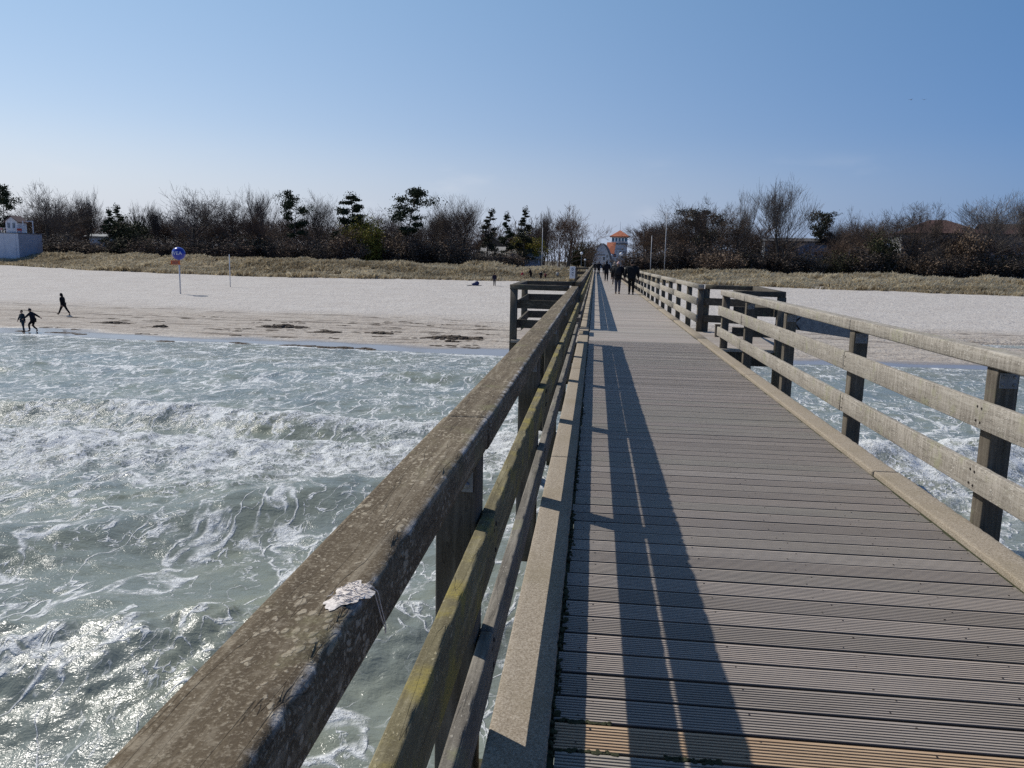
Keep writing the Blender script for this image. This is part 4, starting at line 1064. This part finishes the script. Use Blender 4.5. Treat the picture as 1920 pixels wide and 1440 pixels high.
p = ground(1128, 196); root = empty('arched_building', p, R(-7)); tag(root, 'white building with pointed curved gable, grey rim and orange roof, left of tower', 'building')
hw, hh = 2.85, pz(1128, 456.5, p)-p[2]; D = 4.5
ua = np.linspace(-1, 1, 25); prof = [(hw*u*(1.0+.10*(1-abs(u))*2), hh*(1-abs(u)**1.75)) for u in ua]
V = [(x, 0, z) for x, z in prof]+[(0, 0, 0)]; n = len(prof)
mb = MB(); mb.add(V, [], [(i, i+1, n) for i in range(n-1)]); part(mb, 'gable_wall', 'bluewhite', root)
mb = MB(); V = [(x, .02, z) for x, z in prof]+[(x, D, z) for x, z in prof]; mb.add(V, [(i+1, i, n+i, n+i+1) for i in range(n-1)]); part(mb, 'roof', 'thatch', root)
mb = MB(); mb.tube([(x, -.12, z+.02) for x, z in prof], .15, 6); part(mb, 'rim', 'rim', root, smooth=True)
for (x, z, a, b) in ((.35, 2.45, .95, .9), (1.35, 3.0, .42, .75)): window(root, (x, 0, z), a, b)
for (x, z, a, b, mt) in ((-.95, 2.1, .5, 1.35, 'white'), (.1, 2.2, .34, 1.5, 'white'), (-.35, 3.35, 2.2, .2, 'rim')):
    mb = MB(); mb.box((x, -.04, z), (a, .06, b)); part(mb, 'panel', mt, root)

mb = MB(); V = [(.35, 4.7, hh*.66), (2.6, 4.7, hh*.60), (2.6, 8, hh+.5), (.35, 8, hh+.5)]; V += [(x, y+.2, z-.15) for x, y, z in V]; mb.add(V, [(0, 1, 2, 3), (7, 6, 5, 4), (0, 4, 5, 1), (1, 5, 6, 2), (2, 6, 7, 3), (3, 7, 4, 0)]); part(mb, 'rear_roof', 'orange', root)
# low white apartment house, red-roofed houses and grey-roofed pavilion behind the trees
def house(name, label, px, depth, deg, L, W, wall, roof, hw, hr, kind, rows, cols, balcony=False):
    p = ground(px, depth); root = empty(name, p, R(deg)); tag(root, label, 'building')
    mb = MB(); mb.box((0, W/2, hw/2-.2), (L, W, hw+.4)); part(mb, 'wall', wall, root)
    mb = MB()
    if kind == 'hip': hip(mb, -L/2, L/2, 0, W, hw+.1, hr, .7)
    elif kind == 'gx': gable(mb, -L/2, L/2, 0, W, hw, hr, .5, 'x', .2); mb.add([(-L/2, 0, hw), (-L/2, W, hw), (-L/2, W/2, hw+hr), (L/2, 0, hw), (L/2, W, hw), (L/2, W/2, hw+hr)], [], [(0, 2, 1), (3, 4, 5)])
    else: gable(mb, -L/2, L/2, 0, W, hw, hr, .5, 'y', .2); mb.add([(-L/2, 0, hw), (L/2, 0, hw), (0, 0, hw+hr)], [], [(0, 1, 2)])
    part(mb, 'roof', roof, root)
    for r in range(rows):
        for c in range(cols): window(root, (-L/2+L*(c+.5)/cols, 0, 1.5+2.7*r), min(1.5, L/cols*.5), 1.35)
        if balcony and r:
            mb = MB(); mb.box((L*.12, -.75, 2.55*r+.1), (L*.45, 1.5, .16)); mb.box((L*.12, -1.45, 2.55*r+.6), (L*.45, .06, .8)); part(mb, 'balcony', 'white', root)
house('apartment_house', 'low white house, walls toned bluish as in shade, with dark shallow roof behind the tall fan-shaped bare tree', 1478, 172, -8, 10.5, 8, 'shadewall', 'darkroof', 6.9, .7, 'gx', 2, 4)
house('apartment_house', 'dark gabled wing with end wall toned bluish as in shade, right of the low white house', 1545, 171, -8, 6.4, 9, 'shadewall', 'darkroof', 6.2, 1.7, 'gy', 2, 3)
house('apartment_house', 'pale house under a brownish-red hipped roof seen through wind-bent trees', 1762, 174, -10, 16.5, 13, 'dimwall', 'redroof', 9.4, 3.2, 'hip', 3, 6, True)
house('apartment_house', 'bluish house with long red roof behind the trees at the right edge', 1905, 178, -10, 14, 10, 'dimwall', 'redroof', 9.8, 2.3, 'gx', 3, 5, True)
house('beach_restaurant', 'long low pavilion with light grey roof left of the big round tree', 958, 172, 3, 13, 7, 'greywall', 'thatch', 2.3, 2.0, 'gx', 1, 7)
house('gabled_house', 'dark steep-gabled house rising behind the light grey pavilion roof', 925, 182, 6, 7, 9, 'rim', 'darkroof', 3.6, 3.0, 'gy', 1, 2)
house('flat_house', 'pale low house glimpsed through the bare trees right of the beach hut', 190, 184, 6, 6.5, 6, 'bluewhite', 'rim', 5.0, .5, 'gx', 1, 3)

# masts, globe lamps
def mast(px, top, base, depth, label):
    p = ground(px, depth); h = pz(px, top, p)-p[2]; root = empty('flagpole', p); tag(root, label, 'pole', 'bare flagpoles near the promenade')
    mb = MB(); mb.tube([(0, 0, -.3), (0, 0, h)], [.07, .04], 8); part(mb, 'pole', 'polewhite', root, smooth=True); mb = MB(); mb.ball((0, 0, h+.03), .07, 8, 6); part(mb, 'finial', 'polewhite', root)
mast(1016, 428, 497, 138, 'thin pale flagpole in front of the big round brown tree, its left side')
mast(1046, 449, 497, 140, 'shorter pale flagpole before the trunk of the big round brown tree')
mast(1220, 443, 505, 140, 'shorter flagpole standing above the parked bicycles')
mast(1246, 400, 507, 138, 'tallest flagpole, at the start of the right dunes')
def lamp(px, y, depth, label, r=.28, h2=0):
    p = ground(px, depth); p[2] = max(p[2], -.02); h = pz(px, y, p)-p[2]; root = empty('globe_lamp', p); tag(root, label, 'street lamp', 'white globe lamps on the promenade')
    mb = MB(); mb.tube([(0, 0, -.3), (0, 0, h-r*.8)], .05, 8); mb.tube([(0, 0, h-r*1.1), (0, 0, h-r*.8)], [.1, .12], 8); part(mb, 'pole', 'rim', root)
    mb = MB(); mb.ball((0, 0, h), r, 14, 10); part(mb, 'globe', 'white', root, smooth=True)
lamp(1164, 476.5, 131, 'white globe lamp seen against the foot of the tower')
lamp(1090, 475, 140, 'white globe lamp left of the arched building, before brown bushes', .26)
lamp(1097, 487, 150, 'small low globe lamp near the left end of the promenade', .18)

# short posts along the foot of the dunes
g0 = None
for px in [14, 84, 153, 226, 295, 364, 436, 508, 582, 651, 725, 795, 868, 941, 1320, 1401, 1480, 1559, 1640, 1720, 1803, 1887]:
    best = None
    for d in np.arange(100, 150, .5):
        q = spot(px, d, 0); 
        if q[1] > float(dune_y(q[0]))-1.1: break
    z = float(ground_z(q[0], q[1]))
    if g0 is None:
        mb = MB(); mb.tube([(0, 0, -.3), (0, 0, .62), (0, 0, .66)], [.075, .07, .04], 8); g0 = mb.mesh('dune_post')
    o = link('dune_post', g0, M['pile']); o.location = q[:2].tolist()+[z]; o.rotation_euler = (rnd.gauss(0, .05), rnd.gauss(0, .05), 0)
    tag(o, 'short dark wooden post at the sandy foot of the dune grass', 'post', 'short posts along the dune foot')

# ball sign on its pole
p = hit(338.5, 551); root = empty('ball_sign', p, R(8)); tag(root, 'big blue ball with white lettering on a tall pale pole, orange board below', 'sign')
depth = float((p-CAMPOS) @ _fw); zc = pz(337, 475.5, p)-p[2]; r = 12.0*depth/F_PX
mb = MB(); mb.tube([(0, 0, -.4), (0, 0, zc-r*.9)], .075, 12); part(mb, 'pole', 'polewhite', root, smooth=True)
mb = MB(); mb.ball((0, 0, zc), r, 40, 24); M['ballblue'] = plain('blue_ball', (.012, .035, .33), .22, .05, 3, .6); ball = part(mb, 'ball', 'ballblue', root, smooth=True)
def text_mesh(txt, size):
    cu = bpy.data.curves.new('lettering', 'FONT'); cu.body = txt; cu.size = size; cu.align_x = 'CENTER'; cu.align_y = 'CENTER'; cu.resolution_u = 3
    o = bpy.data.objects.new('lettering', cu); COL.objects.link(o); dg = bpy.context.evaluated_depsgraph_get(); me = bpy.data.meshes.new_from_object(o.evaluated_get(dg))
    bpy.data.objects.remove(o); return me
me = text_mesh('NIVEA', .46*r/.7)
bm = bmesh.new(); bm.from_mesh(me); bmesh.ops.subdivide_edges(bm, edges=[e for e in bm.edges if e.calc_length() > .1], cuts=2); bmesh.ops.triangulate(bm, faces=bm.faces)
for v in bm.verts:
    lo = v.co.x/r*1.15-.22; la = v.co.y/r*1.15+.04; rr = r*1.012
    v.co = Vector((rr*math.cos(la)*math.sin(lo), -rr*math.cos(la)*math.cos(lo), zc+rr*math.sin(la)))
bm.to_mesh(me); bm.free(); me.name = 'lettering'
link('lettering', me, M['white'], ball)
M['orangeboard'] = plain('orange_board', (.62, .13, .03), .5, .1, 4)
zb = pz(333, 492, p)-p[2]
mb = MB(); mb.box((-.36, -.09, zb), (.98, .05, .46), bev=.01); bd = part(mb, 'board', 'orangeboard', root)
mb = MB()
for k, (w, zz) in enumerate(((.74, .13), (.62, 0), (.70, -.13))): mb.box((-.36, -.119, zb+zz), (w, .012, .05))
part(mb, 'text_line', 'rim', bd)
p = hit(432, 538); h = pz(432, 478, p)-p[2]; root = empty('white_pole', p); tag(root, 'thin white pole standing alone on the sand right of the ball sign', 'pole')
mb = MB(); mb.tube([(0, 0, -.3), (0, 0, h)], [.06, .05], 10); part(mb, 'pole', 'polewhite', root, smooth=True); mb = MB(); mb.ball((0, 0, h), .065, 8, 6); part(mb, 'cap', 'white', root)

# white notice on the far bay
root = empty('notice_sign', (-1.78, 61.86, 0)); tag(root, 'upright white notice board with dark marks on the corner of the far bay', 'sign')
mb = MB(); mb.box((0, 0, .80), (.44, .03, .94), bev=.01); pl = part(mb, 'board', 'white', root)
mb = MB(); mb.tube([(-.08, -.022, 1.02), (0, -.022, 1.16), (.08, -.022, 1.02), (.03, -.022, .98), (-.04, -.022, .93)], .022, 5); mb.box((.02, -.022, .78), (.16, .015, .06)); mb.tube([(-.07, -.022, .66), (.07, -.022, .60), (-.02, -.022, .52)], .022, 5); part(mb, 'marks', 'rim', pl)
mb = MB(); mb.box((.30, .06, .45), (.09, .09, 1.7)); part(mb, 'post', 'post', root)

# bicycles
def bike():
    root = empty('bicycle'); 
    for x in (-.52, .52):
        mb = MB(); a = np.linspace(0, 2*math.pi, 21); mb.tube([(x+.33*math.cos(k), 0, .34+.33*math.sin(k)) for k in a], .024, 5, False)
        for k in range(6): mb.tube([(x, 0, .34), (x+.33*math.cos(k*1.047), 0, .34+.33*math.sin(k*1.047))], .005, 3)
        part(mb, 'wheel', 'screw', root)
    mb = MB()
    for q in ([(-.52, 0, .34), (-.12, 0, .32), (.36, 0, .80), (-.22, 0, .78), (-.52, 0, .34)], [(-.12, 0, .32), (-.24, 0, .92)], [(.36, 0, .80), (.52, 0, .34)], [(.36, 0, .8), (.33, 0, 1.02)]): mb.tube(q, .026, 6)
    part(mb, 'frame', 'rim', root); mb = MB(); mb.tube([(.28, -.27, 1.06), (.36, -.05, 1.03), (.36, .05, 1.03), (.28, .27, 1.06)], .018, 6); part(mb, 'handlebar', 'steel', root)
    mb = MB(); mb.ball((-.25, 0, .95), (.14, .07, .05), 8, 5); part(mb, 'saddle', 'screw', root); return root
b0 = bike()
for k, (px, d, lab) in enumerate([(1203, 119, 'bicycle leaning nearest the pier railing'), (1211, 119.5, 'second bicycle of the row from the pier railing'), (1219, 120, 'third bicycle of the row from the pier railing'), (1227, 120.5, 'outermost bicycle of the row, below the shorter flagpole')]):
    o = b0 if k == 0 else copy_tree(b0)
    q = ground(px, d); q[2] = float(ground_z(q[0], q[1]))+.02; o.location = q.tolist(); o.rotation_euler = (R(6), 0, R(62+rnd.uniform(-12, 12))); tag(o, lab, 'bicycle', 'bicycles parked right of the pier end')
# two gulls
for k, (px, py, lab) in enumerate([(1708, 187, 'left one of two tiny gulls high in the right sky'), (1733, 187, 'right one of two tiny gulls high in the right sky')]):
    p = at(px, py, 150); root = empty('gull', p, R(40+30*k)); tag(root, lab, 'bird', 'gulls in the sky')
    mb = MB(); mb.ball((0, 0, 0), (.2, .06, .06), 10, 6); mb.ball((.2, 0, .02), (.06, .04, .04), 8, 5); mb.add([(-.18, -.03, 0), (-.18, .03, 0), (-.34, .06, 0), (-.34, -.06, 0)], [(0, 1, 2, 3)]); part(mb, 'body', 'greywall', root)
    for s in (-1, 1):
        mb = MB(); V = [(.08, s*.04, .03), (.10, s*.3, .13), (-.02, s*.62, .07), (-.06, s*.62, .06), (-.05, s*.3, .11), (-.08, s*.04, .02)]; mb.add(V+[(a, b, c+.012) for a, b, c in V], [(0, 1, 4, 5), (1, 2, 3, 4), (11, 10, 7, 6), (10, 9, 8, 7)]); part(mb, 'wing', 'greywall', root)

# ------------------------------------------------------------------ people
def skin_mesh(name, nodes, edges, root=0, sub=1):
    """nodes: (x, y, z, r); one continuous surface grown round the edges"""
    me = bpy.data.meshes.new(name); me.from_pydata([n[:3] for n in nodes], edges, [])
    o = bpy.data.objects.new(name, me); COL.objects.link(o)
    md = o.modifiers.new('skin', 'SKIN'); md.use_smooth_shade = True
    for i, n in enumerate(nodes):
        r = n[3]; o.data.skin_vertices[0].data[i].radius = r if isinstance(r, tuple) else (r, r)
        o.data.skin_vertices[0].data[i].use_root = (i == root)
    if sub: s = o.modifiers.new('sub', 'SUBSURF'); s.levels = s.render_levels = sub
    dg = bpy.context.evaluated_depsgraph_get(); out = bpy.data.meshes.new_from_object(o.evaluated_get(dg)); out.name = name
    bpy.data.objects.remove(o); bpy.data.meshes.remove(me); return out
def join_mesh(me, mb):
    n = len(me.vertices); V = np.zeros(n*3, np.float32); me.vertices.foreach_get('co', V); V = V.reshape(-1, 3)
    q = [p.vertices[:] for p in me.polygons]; f4 = [f for f in q if len(f) == 4]; f3 = [f for f in q if len(f) == 3]
    m2 = MB(); m2.add(V, f4, f3)
    for v in mb.v: m2.v.append(v)
    for f in mb.f4: m2.f4.append(f+n)
    for f in mb.f3: m2.f3.append(f+n)
    return m2.mesh(me.name, True)
CLOTH = {}
def cloth(c, rough=.85):
    k = tuple(round(v, 3) for v in c)
    if k not in CLOTH: CLOTH[k] = plain('fabric', k, rough, .25, 30, .2, 0, .15)
    return CLOTH[k]
SKIN = plain('skin', (.46, .28, .20), .6, .1, 20)
def person(label, pos, heading, H, legs, arms, lean=0, coat=(.012, .012, .016), trousers=(.03, .032, .045), hair=(.03, .02, .014), coat_len=.46, bulk=1.0, hood=False, hairlong=False, crouch=0, hat=None, group=None, pack=None, scarf=None):
    """legs/arms: (left, right); leg = (hip swing, knee bend), arm = (swing, out, elbow); angles in degrees, forward positive; faces local +Y"""
    root = empty('person', pos, heading); tag(root, label, 'person', group); s = H
    P = lambda x, y, z: np.array([x, y, z])*s
    # skeleton
    base = .515-crouch; hip = P(0, 0, base); ln = R(lean)
    up = np.array([0, math.sin(ln), math.cos(ln)]); fwv = np.array([0, math.cos(ln), -math.sin(ln)])
    sp = lambda t, x=0, f=0: hip+up*t*s+np.array([x, 0, 0])*s+fwv*f*s
    chest, neck, head = sp(.235), sp(.315), sp(.415, 0, .012)
    J = {}
    for k, sx in ((0, -1), (1, 1)):
        a, b = legs[k]; th = R(a); kn = R(a-b)
        h0 = hip+P(sx*.052, 0, -.005); k0 = h0+np.array([0, math.sin(th), -math.cos(th)])*.245*s; a0 = k0+np.array([0, math.sin(kn), -math.cos(kn)])*.225*s
        ft = R(max(-50, (a-b)*1.0)); f0 = a0+np.array([sx*.01, math.cos(ft)*.085, math.sin(ft)*.085-.012])*s; hl = a0+np.array([0, -.022*math.cos(ft), -.022])*s
        J['hip', k], J['knee', k], J['ank', k], J['toe', k], J['heel', k] = h0, k0, a0, f0, hl
        sw, out, el = arms[k]; S0 = sp(.285, sx*.108*bulk)
        d1 = up*-math.cos(R(sw))*math.cos(R(out))+fwv*math.sin(R(sw))*math.cos(R(out))+np.array([sx*math.sin(R(out)), 0, 0])
        e0 = S0+d1/np.linalg.norm(d1)*.172*s
        d2 = up*-math.cos(R(sw+el))*math.cos(R(out*.6))+fwv*math.sin(R(sw+el))*math.cos(R(out*.6))+np.array([sx*math.sin(R(out*.6)), 0, 0]); d2 /= np.linalg.norm(d2)
        w0 = e0+d2*.150*s; J['sh', k], J['el', k], J['wr', k], J['hd', k] = S0, e0, w0, d2
    # rest the lowest foot on the ground
    low = min(min(J['heel', k][2], J['toe', k][2]) for k in (0, 1)); dz = np.array([0, 0, -low+.012*s])
    for q in J:
        if q[0] != 'hd': J[q] = J[q]+dz
    hip, chest, neck, head = hip+dz, chest+dz, neck+dz, head+dz
    _sp = sp; sp = lambda t, x=0, f=0: _sp(t, x, f)+dz
    N = [(*hip, .075*s), (*sp(.12), .068*s), (*chest, .078*s), (*neck, .030*s), (*sp(.355, 0, .006), .030*s)]; E = [(0, 1), (1, 2), (2, 3), (3, 4)]
    for k in (0, 1):
        b = len(N); N += [(*J['hip', k], .058*s), (*J['knee', k], .036*s), (*J['ank', k], .024*s), (*J['toe', k], .020*s), (*J['sh', k], .032*s), (*J['el', k], .025*s), (*J['wr', k], .017*s)]
        E += [(0, b), (b, b+1), (b+1, b+2), (b+2, b+3), (2, b+4), (b+4, b+5), (b+5, b+6)]
    body = skin_mesh('body', N, E)
    mb = MB(); ry = np.array([[1, 0, 0], [0, math.cos(ln), math.sin(ln)], [0, -math.sin(ln), math.cos(ln)]])
    mb.ball(head, (.046*s, .056*s, .068*s), 16, 12, ry); mb.ball(head+fwv*.058*s-up*.008*s, (.009*s, .014*s, .014*s), 8, 6, ry); mb.ball(head+fwv*.04*s-up*.045*s, (.028*s, .02*s, .02*s), 8, 6, ry)
    for sx in (-1, 1): mb.ball(head+np.array([sx*.047*s, 0, 0])-up*.005*s, (.006*s, .012*s, .018*s), 6, 5, ry)
    for k, sx in ((0, -1), (1, 1)):                                      # palm, four curled fingers and a thumb
        w, d = J['wr', k], J['hd', k]; sd = np.cross(d, [1, 0, 0]); sd /= np.linalg.norm(sd)+1e-9
        mb.tube([w-d*.01*s, w+d*.025*s, w+d*.05*s], [.013*s, .020*s, .018*s], 8)
        for q in range(4):
            b0 = w+d*.048*s+sd*(q-1.5)*.0095*s; L = (.034, .040, .038, .030)[q]*s; cu = np.array([-sx, 0, 0])*.45
            mb.tube([b0, b0+(d+cu*.3)*L*.5, b0+(d*.8+cu)*L*.95], [.0055*s, .005*s, .004*s], 6)
        t0 = w+d*.022*s+sd*.018*s; mb.tube([t0, t0+(d*.6+sd*.7)*.022*s, t0+(d*.95+sd*.75)*.038*s], [.0065*s, .006*s, .0045*s], 6)
    body = join_mesh(body, mb); link('body', body, SKIN, root)
    # trousers, coat, shoes, hair
    N = [(*hip, .084*s)]; E = []
    for k in (0, 1):
        b = len(N); m = (J['hip', k]+J['knee', k])/2
        N += [(*J['hip', k], .066*s), (*m, .056*s), (*J['knee', k], .044*s), (*J['ank', k], .034*s)]; E += [(0, b), (b, b+1), (b+1, b+2), (b+2, b+3)]
    link('trousers', skin_mesh('trousers', N, E), cloth(trousers), root)
    t0 = (coat_len-.515)
    N = [(*sp(.13), .098*s*bulk), (*sp(t0*.5+.02), .100*s*bulk), (*sp(t0), .098*s*bulk), (*sp(.24), .098*s*bulk), (*sp(.315), .050*s), (*sp(.335, 0, .004), .040*s)]; E = [(0, 1), (1, 2), (0, 3), (3, 4), (4, 5)]
    for k in (0, 1):
        b = len(N); m = (J['sh', k]+J['el', k])/2
        N += [(*J['sh', k], .050*s*bulk), (*m, .044*s*bulk), (*J['el', k], .039*s*bulk), (*J['wr', k], .029*s)]; E += [(3, b), (b, b+1), (b+1, b+2), (b+2, b+3)]
    link('coat', skin_mesh('coat', N, E), cloth(coat), root)
    for k in (0, 1):
        N = [(*(J['heel', k]), .026*s), (*((J['heel', k]+J['toe', k])/2+np.array([0, 0, .004*s])), .030*s), (*J['toe', k], .020*s)]
        link('shoe', skin_mesh('shoe', N, [(0, 1), (1, 2)]), cloth((.015, .013, .012), .6), root)
    mb = MB()
    if hood: mb.ball(head-fwv*.010*s+up*.008*s, (.060*s, .064*s, .078*s), 14, 10, ry); mb.ball(head-fwv*.03*s-up*.05*s, (.055*s, .05*s, .05*s), 12, 8, ry); mb.build('hood', cloth(coat), root, True)
    else:
        mb.ball(head-fwv*.010*s+up*.014*s, (.051*s, .057*s, .062*s), 14, 10, ry)
        if hairlong: mb.ball(head-fwv*.030*s-up*.045*s, (.045*s, .028*s, .055*s), 12, 8, ry)
        mb.build('hair', cloth(hair), root, True)
    if hat is not None:
        mb = MB(); mb.ball(head+up*.026*s-fwv*.006*s, (.054*s, .061*s, .056*s), 14, 10, ry); mb.tube([head+up*.012*s+np.array([.053*s*math.cos(a), 0, 0])+fwv*(.060*s*math.sin(a)-.006*s) for a in np.linspace(0, 2*math.pi, 17)], .010*s, 6, False); mb.ball(head+up*.088*s, .016*s, 8, 6); mb.build('hat', cloth(hat), root, True)
    if scarf is not None:
        mb = MB(); mb.tube([sp(.335)+np.array([.045*s*math.cos(a), .045*s*math.sin(a), 0]) for a in np.linspace(0, 2*math.pi, 17)], .020*s, 8, False); mb.build('scarf', cloth(scarf), root, True)
    if pack is not None:
        mb = MB(); c = sp(.20, 0, -.125*bulk); mb.box(c, (.17*s, .085*s, .25*s), 0, ry, .03*s); bg_ = mb.build('backpack', cloth(pack), root, True)
        for sx in (-1, 1):
            mb = MB(); mb.tube([sp(.10, sx*.07, -.09), sp(.29, sx*.07, -.075), sp(.315, sx*.068, .0), sp(.26, sx*.072, .085), sp(.12, sx*.085, .06)], .012*s, 6); mb.build('strap', cloth((.10, .10, .11)), bg_, True)
    return root

W0 = ((0, 8), (0, 8))
walkA = ((14, 4), (-15, 12)); walkB = ((-14, 14), (13, 4))
AR = ((8, 7, 12), (-8, 7, 12))
K = 0.0
person('man in dark jacket and trousers, right one of the walking couple', (1.93, 42.2, K), R(2), 1.76, ((3, 3), (-3, 5)), ((4, 12, 10), (-4, 12, 14)), 0, (.010, .011, .013), (.010, .010, .012), (.018, .014, .012), .45, 1.42)
person('woman with pale pink knitted hat, dark puffer coat, backpack and grey-blue jeans', (1.22, 42.5, K), R(-3), 1.70, ((6, 2), (-7, 8)), ((14, 14, 20), (-6, 16, 18)), 2, (.014, .014, .017), (.075, .08, .105), (.30, .19, .12), .43, 1.34, False, True, 0, (.52, .36, .33), None, (.022, .022, .026))
person('person in long dark hooded coat walking ahead of the couple on the pier', (.98, 69.8, K), R(3), 1.76, ((7, 2), (-7, 6)), ((6, 9, 8), (-6, 9, 8)), 0, (.010, .010, .014), (.022, .02, .024), (.02, .016, .013), .36, 1.25, True)
person('person with light hair in black jacket, half hidden behind the woman with backpack', (1.45, 60.5, K), R(0), 1.70, walkB, AR, 0, (.012, .012, .014), (.05, .03, .03), (.34, .27, .2), .44, 1.05, False, True)
person('broad person in dark wide jacket walking near the left railing, farther down the pier', (.42, 100, K), R(0), 1.72, ((2, 3), (-2, 4)), ((6, 28, 20), (-4, 28, 20)), 0, (.013, .013, .017), (.015, .015, .018), (.03, .025, .02), .42, 1.25)
person('small figure in dark clothes at the far left railing end of the pier', (-.02, 112, K), R(0), 1.66, walkA, AR, 0, (.012, .012, .016), (.02, .02, .03), (.02, .02, .02), .44, 1.1)
person('person in grey jacket at the far end of the pier, between the dark coats', (1.15, 108, K), R(0), 1.66, walkB, AR, 0, (.07, .065, .06), (.03, .03, .035), (.20, .16, .12), .44, 1.0)
p = hit(120, 591); person('person in black hooded jacket striding left across the damp sand', p, R(96), 1.72, ((27, 2), (-27, 8)), ((-6, 6, 8), (8, 6, 10)), 8, (.008, .008, .011), (.010, .010, .014), (.02, .02, .02), .45, 1.05, True)
p = hit(44, 622); person('child in teal jacket and blue jeans at the water edge, arms held out', p, R(158), 1.36, ((4, 4), (-6, 8)), ((4, 22, 6), (6, 34, 14)), 2, (.020, .030, .042), (.022, .045, .065), (.02, .016, .012), .50, 1.02)
p = hit(64, 622); person('child in dark puffy jacket crouching forward and reaching for the other child at the water', p, R(100), 1.52, ((42, 50), (14, 62)), ((58, 6, 8), (-42, 14, 4)), 14, (.012, .013, .024), (.010, .010, .014), (.02, .016, .014), .47, 1.1, False, False, .05, (.02, .02, .03))
p = hit(927, 536); person('lone distant person in dark violet jacket standing on the dry sand near the dune posts', p, R(15), 1.72, ((2, 2), (-3, 4)), ((2, 6, 10), (-2, 6, 10)), 0, (.022, .018, .035), (.10, .09, .085), (.03, .02, .02), .46, 1.15)
# people resting at the dune foot, seen over the left bay's rail
def far_spot(px, d):
    q = spot(px, d, 0); q[2] = float(ground_z(q[0], q[1])); return q
person('tall person in black leaning over, seen above the left bay rail', far_spot(996, 117), R(60), 1.74, ((3, 3), (-4, 5)), ((30, 8, 20), (10, 8, 10)), 16, (.010, .008, .010), (.014, .01, .01), (.02, .016, .012), .44, 1.05)
person('small child in bright red snowsuit, seen above the corner of the left bay rail', far_spot(980, 118), R(200), 1.0, ((2, 2), (-2, 3)), ((6, 20, 8), (6, 20, 8)), 0, (.50, .025, .06), (.45, .03, .06), (.05, .03, .02), .45, 1.2, True)
person('person in black jacket with pale scarf, right of the leaning one above the bay rail', far_spot(1015, 116), R(175), 1.42, ((2, 2), (-2, 3)), ((10, 12, 30), (10, 12, 30)), 0, (.012, .01, .012), (.02, .02, .022), (.03, .02, .015), .44, 1.1, False, False, 0, None, None, None, (.5, .48, .45))
person('child in maroon jacket next to the black jacket with pale scarf', far_spot(1023.5, 117), R(150), 1.16, ((2, 2), (-2, 3)), ((8, 14, 12), (8, 14, 12)), 0, (.15, .045, .045), (.03, .02, .02), (.06, .035, .02), .45, 1.15)
person('person in pale beige jacket before the dune grass, left of the notice sign', far_spot(1046, 118), R(160), 1.30, ((2, 2), (-2, 3)), ((8, 12, 12), (8, 12, 12)), 0, (.42, .40, .36), (.20, .18, .16), (.18, .13, .08), .44, 1.1)
# bag on a cloth
p = hit(889, 535.5); root = empty('beach_bag', p, R(10)); tag(root, 'dark bag lying on a pale spread cloth on the dry sand', 'bag')
mb = MB(); mb.add([(-1.0+.5*i, -.35+.35*j, .04+.05*math.sin(i*2.1+j)) for j in range(3) for i in range(5)], [(j*5+i, j*5+i+1, (j+1)*5+i+1, (j+1)*5+i) for j in range(2) for i in range(4)]); part(mb, 'cloth', 'greywall', root)
root2 = root; mb = MB(); mb.ball((.35, 0, .3), (.34, .22, .30), 14, 9); mb.ball((.0, .02, .2), (.35, .2, .18), 12, 8); part(mb, 'bag', 'navy', root, smooth=True)
mb = MB(); mb.tube([(.15, 0, .5), (.25, 0, .72), (.4, 0, .74), (.5, 0, .52)], .03, 6); part(mb, 'handle', 'screw', root)
